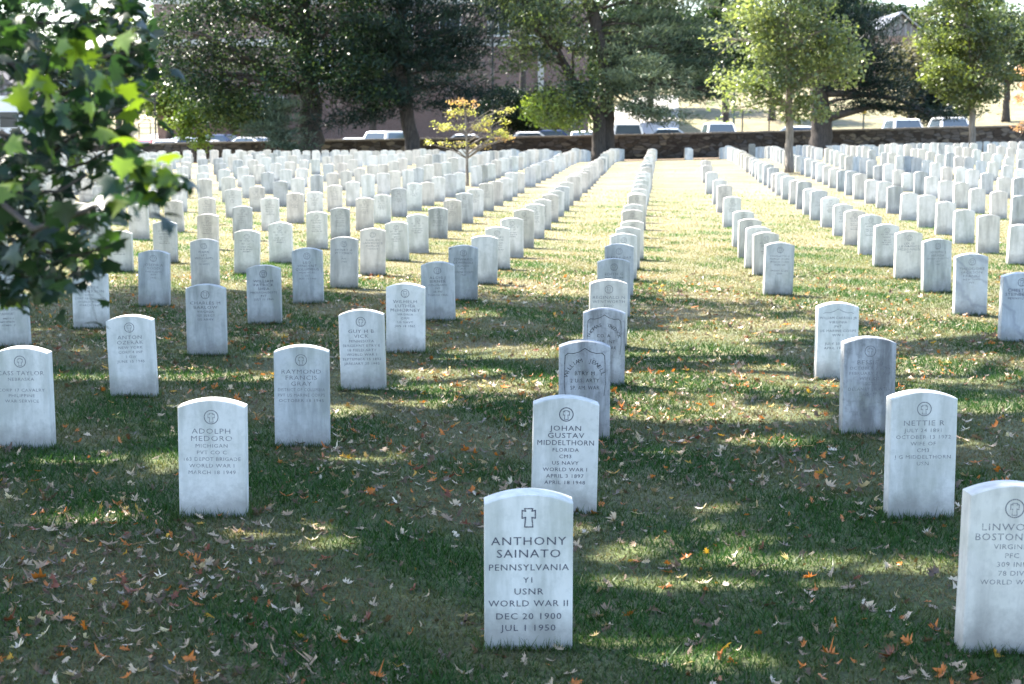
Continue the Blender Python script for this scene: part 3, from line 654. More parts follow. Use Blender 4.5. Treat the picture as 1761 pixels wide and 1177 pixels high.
# young trees in the lawn
b = at(1357, 297)
tree('young_maple', 'young maple with a straight pale trunk and yellow-green crown among the headstones', b, [b, P(1358, 215, b.y), P(1357, 120, b.y), P(1352, 30, b.y), P(1350, -60, b.y)], [.15, .135, .12, .07, .03],
     [ell(1295, 60, 55, 60, b.y, 1.8, .4), ell(1360, 40, 80, 80, b.y, 2), ell(1425, 105, 50, 50, b.y, 1.5, .3), ell(1265, 158, 42, 28, b.y, 1.2, .6), ell(1350, 150, 80, 38, b.y, 1.6), ell(1435, 60, 28, 22, b.y, 1), ell(1345, -70, 90, 70, b.y, 2), ell(1395, 190, 45, 20, b.y, 1), ell(1455, 110, 28, 28, b.y, 1, .5)],
     15500, .15, .36, FL, barkm='bark_pale', limbs=50, seed=11, thick=.8, perclump=105, leafm='leaf_young', cat='tree', group='young trees growing among the headstones')
b = basep(1673, 75, 247)
tree('young_pear_tree', 'upright young tree with a slim trunk and dense egg-shaped crown near the right edge', b, [b, P(1672, 190, 75), P(1665, 100, 75), P(1660, 0, 75), P(1655, -80, 75)], [.17, .15, .12, .08, .03],
     [ell(1640, 50, 60, 75, 75, 2, .2), ell(1695, 100, 50, 80, 75, 2, -.3), ell(1615, 95, 34, 45, 75, 1.4, .7), ell(1655, -50, 80, 60, 75, 2), ell(1660, 165, 55, 28, 75, 1.5, .0), ell(1640, 130, 40, 40, 74, 1.5, .3)],
     17000, .18, .36, [(.04, .06, .035), (.075, .10, .05), (.12, .15, .06), (.24, .28, .06)], barkm='bark_pale', limbs=40, seed=12, thick=.6, perclump=90, leafm='leaf_young', group='young trees growing among the headstones')
b = at(804, 320)
DG = [(.36, .36, .10), (.42, .40, .12), (.44, .36, .14), (.46, .27, .14)]
tree('dogwood_tree', 'small dogwood with sparse tiered yellow and orange leaves in front of the wall', b, [b, P(803, 280, b.y), P(802, 240, b.y), P(800, 200, b.y), P(795, 168, b.y)], [.05, .042, .03, .02, .008],
     [ell(748, 246, 18, 5, b.y, .3, -.6), ell(770, 218, 34, 7, b.y, .5, -.5), ell(797, 196, 34, 7, b.y, .5, -.2), ell(850, 206, 26, 7, b.y, .4, -.5), ell(855, 232, 26, 10, b.y, .4, -.3), ell(800, 176, 26, 7, b.y, .35, 1.2), ell(870, 192, 16, 5, b.y, .3, -.2), ell(868, 243, 12, 9, b.y, .25, 1.3), ell(790, 250, 20, 6, b.y, .3, -.3), ell(820, 220, 30, 7, b.y, .4, -.4), ell(830, 250, 20, 6, b.y, .3, .2)],
     1150, .08, .075, DG, barkm='bark_pale', limbs=42, seed=13, thick=.7, perclump=14, group='young trees growing among the headstones')
b = basep(1800, 46, 320); b.z = g1(b.x, b.y)
tree('dogwood_tree', 'salmon pink leafed branches entering the photo at the right edge', b, [b, P(1800, 260, 46), P(1798, 200, 46), P(1795, 130, 46)], [.06, .05, .03, .01],
     [ell(1768, 148, 22, 7, 46, .4), ell(1762, 172, 14, 8, 46, .3), ell(1760, 215, 9, 14, 46, .3), ell(1790, 120, 30, 10, 46, .5), ell(1810, 170, 30, 16, 46, .5), ell(1805, 215, 30, 14, 46, .5)],
     1500, .085, .1, [(.40, .20, .13), (.44, .26, .17), (.38, .21, .14)], barkm='bark_pale', limbs=20, seed=14, thick=.6, perclump=22, group='young trees growing among the headstones')
b = basep(475, 79, 262)
tree('pine_sapling', 'pale feathery young pine in front of the wall beside the thick oak trunk', b, [b, P(474, 220, 79), P(476, 175, 79)], [.09, .06, .02],
     [ell(478, 195, 26, 18, 79), ell(468, 225, 38, 16, 79), ell(485, 245, 30, 10, 79), ell(482, 175, 14, 10, 79)], 3800, .26, .28, PALEP, 'needle', limbs=22, seed=15, thick=.5)
b = basep(345, 79.5, 262)
tree('oak_sapling', 'low yellow-green sapling in front of the wall at the left', b, [b, P(340, 225, 79.5), P(325, 200, 79.5)], [.05, .04, .02],
     [ell(310, 212, 24, 12, 79), ell(335, 232, 26, 12, 79), ell(328, 200, 26, 14, 79), ell(348, 248, 14, 8, 79)], 1500, .2, .22, YG, limbs=14, seed=16, thick=.5)
# beyond the wall
def bush(name, label, px, py, rx, ry, Y, n, ls, tones, kind='leaf', seed=1, cl=.35, extra=()):
    p = P(px, py, Y); b = Vector((p.x, Y, g1(p.x, Y)))
    return tree(name, label, b, [b, (b.x, Y, (b.z + p.z) / 2), p], [.16, .12, .05], [ell(px, py, rx, ry, Y), *extra], n, ls, cl, tones, kind, limbs=14, seed=seed, perclump=45, group='trees and bushes beyond the stone wall')
bush('holly_bush', 'round black-green holly bush behind the yellow dogwood', 872, 188, 42, 38, 101, 7000, .24, [(.008, .018, .012), (.018, .035, .022)], seed=21, extra=[ell(905, 212, 24, 18, 101)])
bush('oak_tree', 'bright green leafy tree beyond the wall, above the parked white saloon', 960, 190, 52, 26, 97, 4200, .24, YG, seed=22, cl=.4, extra=[ell(925, 175, 30, 16, 97)])
BGT = [
 (200, 90, 80, 75, 118, OAKD + [(.20, .13, .05)], 'rusty green tree behind the near maple leaves at the far left'),
 (290, 165, 60, 35, 112, YG[:2] + [(.10, .12, .04)], 'yellow-green tree over the path beyond the wall at left'),
 (60, 110, 90, 110, 125, OAKD, 'dark tree beyond the wall at the left photo edge'),
 (400, 190, 60, 30, 108, OAKD, 'dark low tree in front of the brick building at left'),
 (640, 100, 60, 70, 106, OAKD, 'dark tree between the thick oak and the leaning pine, near the brick building'),
 (1250, 60, 55, 75, 108, OAKD, 'dark green tree behind the young maple on its left side'),
 (1330, 90, 60, 70, 125, OAKP, 'greyish green tree behind the young maple'),
 (1570, 140, 42, 62, 97, [(.09, .085, .055), (.16, .145, .10), (.20, .18, .13)], 'brownish grey leafless-looking tree right of the dark cedar'),  # a grey-brown window reflection built here as a tree
 (1612, 165, 22, 48, 96, [(.008, .018, .016), (.02, .035, .028)], 'narrow black-green evergreen left of the egg-shaped young tree'),
 (1735, 90, 60, 70, 120, OAKP, 'soft grey-green tree at the right photo edge beyond the wall'),
 (1470, 20, 60, 26, 190, OAKD, 'dark tree on the hill behind the gabled roofs, left one'),
 (1560, 40, 45, 26, 195, OAKD, 'dark tree on the hill behind the gabled roofs, right one'),
 (1660, 40, 80, 60, 185, OAKD, 'dark tree on the hill behind the egg-shaped young tree'),
 (300, 30, 30, 60, 150, YG[:2], 'pale tree far behind in the sky gap at upper left'),
 (1120, 60, 110, 60, 135, OAKD, 'dark tree far behind the pale feathery pine'),
 (900, 10, 70, 30, 104, OAKP, 'grey-green tree in front of the top of the brick building'),
]
for i, (px, py, rx, ry, Y, tn, lb_) in enumerate(BGT):
    p = P(px, py, Y); b = Vector((p.x, Y, g1(p.x, Y))); s = Y / FPX
    n = int(5200 * (rx * ry / 4500) ** .6) + 1800
    tree('broadleaf_tree' if i not in (8,) else 'evergreen_tree', lb_, b, [b, (b.x, Y, b.z * .5 + p.z * .5), P(px, py - ry * .6, Y)], [.3, .22, .06], [ell(px, py, rx, ry, Y), ell(px - rx * .4, py - ry * .5, rx * .6, ry * .5, Y), ell(px + rx * .4, py + ry * .25, rx * .6, ry * .55, Y)],
         n, .30 if Y < 130 else .42, .6, tn, limbs=16, seed=40 + i, group='trees and bushes beyond the stone wall')
# wooded skyline far behind
def hedge_mass():
    g = np.random.default_rng(5); n = 26000; X = g.uniform(-150, 150, n); Yc = 230 + g.normal(size=n) * 9
    top = 15.5 + 2.8 * np.sin(X * .11) + 2.0 * np.sin(X * .31 + 1) + 1.2 * np.sin(X * .9)
    top = top - 6.0 * np.exp(-((X - 58) / 7) ** 2) - 5 * np.exp(-((X + 54) / 5) ** 2)
    Z = 3 + (top - 3) * g.random(n) ** .7; V, F = leaf_quads(np.stack([X, Yc, Z], 1), 1.5 * (.6 + .8 * g.random(n)), .2, g=g)
    t = np.array(OAKD)[g.integers(0, 3, n)] * (.9 + .5 * g.random((n, 1)))
    tag(fastmesh('woodland', V, F, M['leaf'], None, np.repeat(t, 4, 0)), 'distant wooded skyline behind the brick buildings', 'woodland', kind='stuff')
hedge_mass()

# ------------------------------------------------------------------ shade oaks standing left of the view, their shadow falls over the foreground
SH = [(.04, .07, .02), (.07, .11, .03)]
def shade_oak(bx, by, ells_, n, seed, label):
    b = Vector((bx, by, g1(bx, by)))
    E = [(np.array(c, float), np.array(r_, float), 0) for c, r_ in ells_]
    top = max(c[2] for c, r_, _ in E)
    tree('shade_oak', label, b, [b, (bx + .2, by, 3), (bx + .6, by - .2, 6), (bx + 1, by, top)], [.45, .38, .3, .1], E, n, .21, .60, SH, limbs=30, seed=seed, perclump=30, group='oaks shading the foreground', shell=.2)
shade_oak(-9.4, 15.0, [((-9, 15.0, 9.0), (4.8, 4.2, 2.2)), ((-3.8, 14.8, 8.6), (3.6, 4.3, 1.5)), ((-1.2, 18.8, 9.6), (2.8, 3.4, 1.3)), ((-6.5, 19.8, 9.0), (4.0, 2.6, 1.5)), ((-13.5, 16, 8.6), (3.4, 5, 1.8)), ((-10.5, 21, 9), (4.2, 2.6, 1.8)), ((.8, 17.6, 9.4), (2.8, 3, 1.2))], 56000, 31, 'tall oak left of the view that shades the middle of the lawn')
shade_oak(-8.0, 8.2, [((-7.4, 9.4, 8.0), (4.2, 3.4, 1.9)), ((-3.0, 10.2, 7.8), (2.8, 3.0, 1.2)), ((-5.5, 12.4, 8.4), (3.5, 1.8, 1.2)), ((-.6, 10.6, 8.2), (2.2, 2.6, 1.0))], 30000, 32, 'tall oak left of the view that shades the nearest headstones')

# ------------------------------------------------------------------ the near maple on the left
LOBE = [(0, 0), (.10, -.04), (.34, -.10), (.30, .06), (.50, .22), (.33, .26), (.36, .40), (.20, .40), (.13, .58), (.10, .52), (0, .86)]
_pt = LOBE + [(-x, y) for x, y in LOBE[-2:0:-1]]
def lobed(cent, size, drop, g, outline):
    k = len(outline); o2 = np.array(outline); n = len(cent)
    d = norm(g.normal(size=(n, 3)) * np.array([1, 1, .45]) + np.array([0, 0, -drop]))     # towards the tip
    nr = norm(g.normal(size=(n, 3)) + np.array([0, 0, 1.1])); s = norm(np.cross(d, nr)); nr = np.cross(s, d)
    x = o2[:, 0][None, :, None]; y = o2[:, 1][None, :, None]; sz = np.broadcast_to(size, (n,))[:, None, None]
    curl = (.35 + .5 * g.random((n, 1, 1)))
    V = cent[:, None] + (s[:, None] * x + d[:, None] * y - nr[:, None] * (x * x * curl + y * y * curl * .35)) * sz
    mid = cent[:, None] + (d[:, None] * .22) * sz
    V = np.concatenate([mid, V], 1); b = (np.arange(n) * (k + 1))[:, None, None]
    i = np.arange(k); tri = np.stack([np.zeros(k, int), i + 1, (i + 1) % k + 1], 1)[None]
    return V.reshape(-1, 3), (b + tri).reshape(-1, 3), k + 1
def near_maple():
    NS = .78
    def P(px, py, Y, P_=globals()['P']): return P_(px, py, Y * NS)
    g = np.random.default_rng(77); b = Vector((-3.1 * NS, 5.2 * NS, 0))
    o = empty('maple_tree', b); tag(o, 'dark green maple boughs with a few sunlit lime leaves hanging into the left foreground', 'tree')
    B0 = np.array(b); mb = MB()
    mb.tube([(0, 0, -.15), (.03, 0, .6), (0, .05, 1.6), (.08, 0, 2.8), (.15, 0, 4.4)], [.12, .09, .08, .07, .04], 12)
    tw = [  # twigs: photo px, photo py, distance
      [(-700, 40, 5.1), (-300, 190, 4.6), (-60, 300, 4.3), (60, 395, 3.9), (150, 362, 3.7), (215, 325, 3.6), (285, 296, 3.5)],
      [(-60, 300, 4.3), (40, 400, 4.2), (120, 410, 4.1), (190, 350, 4.05), (250, 335, 4.0)],
      [(-300, 190, 4.6), (-60, 330, 4.5), (40, 430, 4.4), (130, 440, 4.3), (190, 425, 4.2)],
      [(-300, 190, 4.6), (-80, 400, 4.5), (20, 470, 4.4), (100, 480, 4.4)],
      [(-700, 40, 5.1), (-200, 150, 4.8), (0, 230, 4.5), (90, 260, 4.4), (160, 210, 4.3), (230, 180, 4.2)],
      [(-700, -60, 5.2), (-200, 40, 4.9), (20, 110, 4.7), (120, 120, 4.6), (200, 95, 4.5), (265, 85, 4.4)],
      [(-200, 40, 4.9), (20, 40, 4.8), (130, 40, 4.7), (220, 30, 4.6)],
      [(-600, -150, 5.1), (-100, -60, 4.9), (90, -30, 4.8), (200, -40, 4.7)],
      [(0, 230, 4.5), (80, 300, 4.4), (150, 280, 4.3), (215, 240, 4.3)],
      [(20, 110, 4.7), (80, 170, 4.6), (150, 150, 4.5), (220, 130, 4.4)],
      [(-60, 300, 4.3), (20, 330, 4.2), (100, 330, 4.1), (150, 300, 4.1)]]
    cents = []
    for i, t in enumerate(tw):
        pts = [np.array(P(*q)) - B0 for q in t]; k = len(pts); mb.tube(pts, [(.009 if i in (0, 4, 5, 7) else .004) * (1 - j / k) + .0013 for j in range(k)], 6)
        for j in range(k - 1):
            q0, q1 = t[j], t[j + 1]
            if q1[0] < -60: continue
            m = {0: 10, 1: 12}.get(i, 16) if j < k - 2 else 10
            if i == 0 and j >= 4: m = 1
            if i == 1 and j >= 2: m = 5
            for _ in range(m):
                u = g.random(); base = pts[j] * (1 - u) + pts[j + 1] * u
                sp = NS * .055 if (i == 0 and j >= 3) or (i == 1 and j >= 2) else NS * .085
                c = base + g.normal(size=3) * np.array([sp, .08, sp * .8]); mb.tube([base, (base + c) / 2 + np.array([0, 0, .006]), c], [.0008, .0007, .0006], 4); cents.append(c)
    # denser inner leaves, and the crown above and left of the frame
    XB = ([-60, 0, 60, 100, 150, 190, 230, 270, 300, 340, 380, 420, 450, 480, 510, 530], [250, 255, 278, 280, 265, 222, 200, 158, 118, 125, 155, 185, 212, 188, 110, 20])
    def poly_fill(n, x0, x1, yf, Y0, Y1):
        for _ in range(n):
            x = g.uniform(x0, x1); lo, hi = yf(x); y = g.uniform(lo, hi)
            if x > -60 and (x > np.interp(y, *XB) - 12 or (y > 270 and x > 70 and g.random() < .35)): continue
            cents.append(np.array(P(x, y, g.uniform(Y0, Y1))) - B0)
    poly_fill(520, -60, 175, lambda x: (-60, 520 - max(0, x - 110) * .9 if x < 175 else 330), 4.1, 5.0)
    poly_fill(260, 150, 285, lambda x: (-60, 335 - (x - 150) * .6), 4.2, 4.9)
    poly_fill(120, -60, 110, lambda x: (350, 520), 4.0, 4.7)
    poly_fill(160, -700, -60, lambda x: (-300, 480), 4.2, 5.8)
    poly_fill(120, -500, 260, lambda x: (-420, -50), 4.4, 5.8)
    mb.build('trunk', M['bark_dark'], o, smooth=True)
    cents = np.array(cents)
    # leave the small gap at the left edge where the white building shows
    px = CX + FPX * (cents[:, 0] + b.x) / (cents[:, 1] + b.y)
    zz = (cents[:, 2] + b.z - CAMH) / (cents[:, 1] + b.y); py = HOR - FPX * zz
    keep = ~((px < 42) & (py > 150) & (py < 238)); keep &= shade_gap(cents + np.array(b), g) | ((px > -20) & (py > -20)); cents = cents[keep]; n = len(cents)
    EX = [(205,262,3),(226,262,3),(240,276,0),(222,290,1),(256,298,3),(240,318,3),(290,300,3),(306,312,0),(318,308,1),(262,326,0),(282,342,1),(250,345,0),(266,366,0),(232,372,1),(182,322,1),(160,350,0),(205,345,0),(272,312,3),(120,95,3),(132,108,3),(86,160,3),(62,135,3),(150,128,3),(100,128,3),(205,60,3),(165,75,3),(40,260,3),(215,150,3),(180,200,3),(196,118,3),(30,330,3)]
    ec = np.array([np.array(P(x_, y_, 3.45 if x_ > 150 and y_ > 240 else 3.8)) - B0 for x_, y_, _ in EX for _k in (0, 1)]); ec += g.normal(size=ec.shape) * .016
    cents = np.concatenate([cents, ec]); n = len(cents)
    V, F, k = lobed(cents, (.050 + .042 * g.random(n)) * NS, .35, g, _pt)
    pal = np.array([(.014, .034, .018), (.02, .046, .02), (.035, .075, .018), (.14, .21, .02)]); pk = g.choice(4, n, p=[.45, .34, .16, .05]); pk[-len(ec):] = [e[2] for e in EX for _k in (0, 1)]  # lime leaves carry the sunlit look in their colour
    col = pal[pk] * (.8 + .4 * g.random((n, 1))); fastmesh('foliage', V, F, M['leaf_near'], o, np.repeat(col, k, 0))
near_maple()

# ------------------------------------------------------------------ grass and fallen leaves
def scatter(n, y0, y1, pw, g, mx=.37):
    u = g.random(n); Y = (y0 ** pw + u * (y1 ** pw - y0 ** pw)) ** (1 / pw); X = (g.random(n) * 2 - 1) * (mx * Y + .5); return X, Y
def make_grass():
    g = np.random.default_rng(9); n = 620000; X, Y = scatter(n, 3.6, 44, .62, g); kp = g.random(n) > (Y - 20) / 24; X, Y = X[kp], Y[kp]; n = len(X); Z = gnd(X, Y)
    pt = np.sin(X * 1.9 + 2 * np.sin(Y * 1.1)) * np.sin(Y * 2.3 + np.sin(X * 1.3)) + .5 * np.sin(X * 5.1 + Y * 3.3)
    tall = (.022 + .016 * g.random(n)) * (1 + .35 * np.clip(pt, -1, 1)) * (1 + .35 * (g.random(n) > .96))
    w_ = .0022 + .0014 * g.random(n) + .00016 * Y; az = g.random(n) * 2 * np.pi; dx, dy = np.cos(az), np.sin(az); ln = g.normal(size=(n, 2)) * .6
    base = np.stack([X, Y, Z - .003], 1); side = np.stack([dx, dy, 0 * dx], 1) * w_[:, None]
    tip = base + np.stack([ln[:, 0] * tall, ln[:, 1] * tall, tall], 1)
    V = np.stack([base - side, base + side, tip], 1).reshape(-1, 3); F = np.arange(3 * n).reshape(-1, 3)
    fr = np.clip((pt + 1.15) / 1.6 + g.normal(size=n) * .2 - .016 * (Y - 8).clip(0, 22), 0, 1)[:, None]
    col = (1 - fr) * np.array([.17, .132, .078]) * (1 + .05 * (Y - 12).clip(0, 14))[:, None] + fr * np.array([.030, .076, .018]) * (1 + .06 * (Y - 14).clip(0, 14))[:, None]; col *= (.7 + .6 * g.random((n, 1)))  # blades paler with distance: the sunlit field's brightness put into the colour
    tag(fastmesh('grass', V, F, M['grass'], None, np.repeat(col, 3, 0)), 'short mown grass mixed green and straw between the headstones', 'grass', kind='stuff')
make_grass()
def tufts():                               # longer blades the mower leaves against each stone
    g = np.random.default_rng(10); Vs = []; cs = []
    for (k, n_, p, h) in stones:
        if p.y > 22: break
        m = 260; x = g.uniform(-.2, .2, m); y = np.where(g.random(m) < .75, -.055 - np.abs(g.normal(size=m)) * .02, g.uniform(-.07, .07, m)); x = np.where(np.abs(y) < .05, np.sign(x) * (.17 + .02 * g.random(m)), x)
        t = .03 + .05 * g.random(m) ** 2.2; b_ = np.stack([p.x + x, p.y + y, np.full(m, p.z - .01)], 1); a = g.random(m) * 6.28
        s_ = np.stack([np.cos(a), np.sin(a), 0 * a], 1) * .0028; tp2 = b_ + np.stack([g.normal(size=m) * .35 * t, g.normal(size=m) * .2 * t - .002, t], 1)
        Vs.append(np.stack([b_ - s_, b_ + s_, tp2], 1).reshape(-1, 3)); cs.append(np.repeat(np.array([(.055, .10, .03)]) * (.6 + .8 * g.random((m, 1))), 3, 0))
    V = np.concatenate(Vs); tag(fastmesh('grass_tufts', V, np.arange(len(V)).reshape(-1, 3), M['grass'], None, np.concatenate(cs)), 'longer grass blades left around the feet of the headstones', 'grass', kind='stuff')
tufts()
OAKL = [(0, 0), (.07, .12), (.20, .10), (.13, .26), (.34, .34), (.16, .42), (.42, .62), (.16, .60), (.22, .86), (.05, .78), (0, 1.0)]
_ol = OAKL + [(-x * .9, y + .03) for x, y in OAKL[-2:0:-1]]
def litter():
    g = np.random.default_rng(12); n1, n2 = 24000, 6500
    X, Y = scatter(n1, 3.7, 20, 1.0, g); X2, Y2 = scatter(n2, 16, 70, 1.1, g); X = np.r_[X, X2]; Y = np.r_[Y, Y2]; n = n1 + n2
    ci = g.integers(0, n1, n1); dr = g.random(n1) < .5; rr_ = .16 * (1 + .05 * Y[ci]); X[:n1] = np.where(dr, X[(ci // 9) * 9] + g.normal(size=n1) * rr_ * 1.7, X[:n1]); Y[:n1] = np.where(dr, Y[(ci // 9) * 9] + g.normal(size=n1) * rr_, Y[:n1])
    den = np.sin(X * .9 + 1) * np.sin(Y * .8) + .6 * np.sin(X * 2.7 + Y * 1.9); keep = g.random(n) < np.clip(.62 + .45 * den, .25, 1); X, Y = X[keep], Y[keep]; n = len(X)
    cent = np.stack([X, Y, gnd(X, Y) + .004 + .018 * g.random(n)], 1)
    k = len(_ol); o2 = np.array(_ol); a = g.random(n) * 6.28
    d = norm(np.stack([np.cos(a), np.sin(a), g.normal(size=n) * .6], 1)); nr = norm(g.normal(size=(n, 3)) * .5 + np.array([0, 0, 1])); s_ = norm(np.cross(d, nr)); nr = np.cross(s_, d)
    x = o2[:, 0][None, :, None] * (.35 + .65 * g.random((n, 1, 1))) * (1 + .35 * g.normal(size=(n, k, 1))).clip(.4, 1.5); y = (o2[:, 1] - .5)[None, :, None] + .05 * g.normal(size=(n, k, 1)); sz = ((.030 + .056 * g.random(n) ** 1.5) * (1 - .25 * (Y > 20)))[:, None, None]
    cl = (g.random((n, 1, 1)) - .25) * 2.6; cl2 = (g.random((n, 1, 1)) - .2) * 1.7
    V = cent[:, None] + (s_[:, None] * x + d[:, None] * y + nr[:, None] * (x * x * cl * 1.6 + y * y * cl2)) * sz
    V = np.concatenate([cent[:, None], V], 1); V[..., 2] = np.maximum(V[..., 2], gnd(V[..., 0], V[..., 1]) + .006)
    b_ = (np.arange(n) * (k + 1))[:, None, None]; i = np.arange(k); tri = np.stack([np.zeros(k, int), i + 1, (i + 1) % k + 1], 1)[None]
    pal = np.array([(.52, .39, .27), (.32, .22, .145), (.12, .075, .045), (.52, .16, .03), (.58, .32, .05), (.20, .06, .03), (.70, .58, .45)]); pk = g.choice(7, n, p=[.17, .26, .33, .12, .03, .04, .05])
    col = pal[pk] * (.8 + .4 * g.random((n, 1)))
    tag(fastmesh('fallen_leaves', V.reshape(-1, 3), (b_ + tri).reshape(-1, 3), M['litter'], None, np.repeat(col, k + 1, 0)), 'dry tan, pinkish and orange oak leaves scattered over the lawn', 'fallen leaves', kind='stuff')
litter()

# ------------------------------------------------------------------ cars beyond the wall
def paint(name, col):
    m, nt, out = new_mat(name); princ(nt, out, col, .28, **{'Coat Weight': .6, 'Coat Roughness': .06, 'Specular IOR Level': .5}); return m
PT = {'white': paint('paint_white', (.78, .79, .80)), 'red': paint('paint_red', (.42, .03, .045)), 'blue': paint('paint_navy', (.03, .05, .11)), 'silver': paint('paint_silver', (.50, .56, .62)), 'black': paint('paint_black', (.02, .02, .022))}
def gl():
    m, nt, out = new_mat('car_glass'); princ(nt, out, (.05, .07, .09), .06, **{'Specular IOR Level': .9}); return m
M['glass'] = gl(); M['tyre'] = plain('tyre', (.02, .02, .02), .9); M['rim'] = plain('rim', (.45, .46, .48), .35, Metallic=.8)
M['lamp_clear'] = plain('lamp_clear', (.6, .62, .65), .15); M['lamp_red'] = plain('lamp_red', (.35, .02, .02), .2); M['trim'] = plain('trim', (.03, .03, .03), .6)
PROF = {  # side profile (y along the car, front = -y), z; greenhouse listed apart: (front base, front top, rear top, rear base)
 'saloon': (4.6, 1.78, .92, 1.42, (-.95, -.25, 1.05, 1.75)), 'suv': (4.7, 1.9, 1.08, 1.78, (-1.05, -.45, 1.75, 2.15)), 'van': (5.0, 1.95, 1.15, 2.0, (-1.5, -.95, 2.2, 2.42)), 'pickup': (5.4, 1.95, 1.15, 1.85, (-1.1, -.5, .95, 1.2))}
def car(kind, col, px, Y, label, face=0, dyaw=0, fy=None):
    L, W, belt, H, (fb, ft, rt, rb) = PROF[kind]; p = P(px, 225, Y); p.z = g1(p.x, Y) + .02
    o = empty('parked_' + ('car' if kind in ('saloon', 'suv') else kind), p, R(face + dyaw)); tag(o, label, 'car' if kind != 'pickup' else 'pickup', 'cars parked beyond the stone wall')
    hl, hw = L / 2, W / 2; mb = MB()
    prof = [(-hl + .05, .32), (-hl, .5), (-hl + .03, .72), (-hl + .25, belt - .14), (fb, belt), (rb, belt), (hl - (.5 if kind != 'pickup' else .05), belt - .03), (hl - .08, belt - .12), (hl, .6), (hl - .04, .32)]
    secs = [(-hw, .0), (-hw + .03, .0), (0, .03), (hw - .03, .0), (hw, .0)]; k = len(prof); vs = []
    for j, (x, crown_) in enumerate(secs):
        for (y, z) in prof:
            e = j in (0, 4); vs.append((x, y * (.985 if e else 1), z - (.03 if e and z > .6 else 0) + (crown_ if z > .8 else 0)))
    fs = [(j*k+i, j*k+(i+1)%k, (j+1)*k+(i+1)%k, (j+1)*k+i) for j in range(4) for i in range(k)] + [tuple(range(k))[::-1], tuple(4*k+i for i in range(k))]
    mb.add(vs, fs)
    tw_ = hw - .22; q = [(-hw + .06, fb, belt - .02), (hw - .06, fb, belt - .02), (hw - .06, rb, belt - .02), (-hw + .06, rb, belt - .02), (-tw_, ft, H - .05), (tw_, ft, H - .05), (tw_, rt, H - .05), (-tw_, rt, H - .05),
         (-tw_ + .14, ft + .12, H), (tw_ - .14, ft + .12, H), (tw_ - .14, rt - .12, H), (-tw_ + .14, rt - .12, H)]
    mb.add(q, [(0,1,5,4),(1,2,6,5),(2,3,7,6),(3,0,4,7),(4,5,9,8),(5,6,10,9),(6,7,11,10),(7,4,8,11),(8,9,10,11)])
    mb.build('body', PT[col], o)
    def pane(a, b_, c, d, name, ins=.09, ins2=.12, off=.012):
        a, b_, c, d = map(Vector, (a, b_, c, d)); n_ = (b_ - a).cross(d - a).normalized() * off
        def bi(u, v): return (a * (1-u) + b_ * u) * (1-v) + (d * (1-u) + c * u) * v + n_
        m = MB(); m.add([bi(ins, ins2), bi(1-ins, ins2), bi(1-ins*1.2, 1-ins2*.8), bi(ins*1.2, 1-ins2*.8)], [(0,1,2,3)]); m.build(name, M['glass'], o)
    pane(q[0], q[1], q[5], q[4], 'windshield', .05, .1); pane(q[2], q[3], q[7], q[6], 'rear_window', .07, .13); 
    pane(q[1], q[2], q[6], q[5], 'side_window', .09, .12); pane(q[3], q[0], q[4], q[7], 'side_window', .09, .12)
    for sx in (-1, 1):
        for yy in (-L * .31, L * .30):
            m = MB(); m.tube([(sx * (hw - .2), yy, .32), (sx * (hw - .01), yy, .32)], .32, 18); wh = m.build('wheel', M['tyre'], o)
            m = MB(); m.tube([(sx * (hw - .03), yy, .32), (sx * (hw + .004), yy, .32)], .19, 12); m.build('rim', M['rim'], wh)
        m = MB(); m.box(sx * (hw - .04) - .11 + sx * .1, fb + .22, belt + .0, sx * (hw - .04) + .11 + sx * .1, fb + .34, belt + .14); m.build('mirror', M['trim'] if col == 'white' else PT[col], o)
        m = MB(); m.box(sx * hw * .72 - .17, -hl - .012, .62, sx * hw * .72 + .17, -hl + .1, .76); m.build('headlight', M['lamp_clear'], o)
        m = MB(); m.box(sx * hw * .78 - .12, hl - .1, .66, sx * hw * .78 + .12, hl + .008, .84); m.build('tail_light', M['lamp_red'], o)
    m = MB(); m.box(-hw * .98, -hl - .03, .3, hw * .98, -hl + .15, .46); m.box(-hw * .98, hl - .12, .3, hw * .98, hl + .03, .46); m.build('bumper', M['trim'], o)
    return o
Yc = 90
car('saloon', 'red', 247, 91, 'red car showing its rear window, leftmost of the cars above the wall', 180)
car('saloon', 'white', 288, 91, 'white car right beside the red one, partly behind yellow-green leaves', 180, 4)
car('saloon', 'silver', 330, 92, 'silver blue car between the two leftmost white ones', 90)
car('saloon', 'white', 362, 89.6, 'white car in front of the dark navy roofed one', 80)
car('saloon', 'blue', 388, 94, 'navy blue car with a roof rack behind a white car', 70)
car('saloon', 'white', 442, 91, 'white car beside the pale young pine', 60)
car('saloon', 'white', 622, 91, 'white saloon left of the leaning pine trunk', 88)
car('suv', 'white', 676, 92, 'white van touching the left side of the leaning pine trunk', 150)
car('saloon', 'white', 812, 92, 'white car seen through the yellow dogwood', 90)
car('saloon', 'white', 920, 91, 'white car with a sloping rear, just right of the holly bush', 95)
car('saloon', 'blue', 962, 93, 'dark navy car between two white ones', 80)
car('saloon', 'white', 1002, 91, 'white car just left of the double tree trunk', 0)
car('pickup', 'white', 1078, 90, 'white pickup with a dark window just right of the double tree trunk', 180)
car('saloon', 'silver', 1160, 91.5, 'pale blue low car between the pickup and the white one with black mirrors', 85)
car('suv', 'white', 1238, 90, 'white car facing the wall with black mirrors and broad windshield', 0)
car('saloon', 'white', 1385, 91, 'white car mostly hidden by the broad black trunk', 95)
car('suv', 'white', 1556, 90, 'white car facing the wall, left one of the pair near the right edge', 0)
car('suv', 'white', 1636, 90.5, 'white car facing the wall, right one of the pair near the right edge', 0)

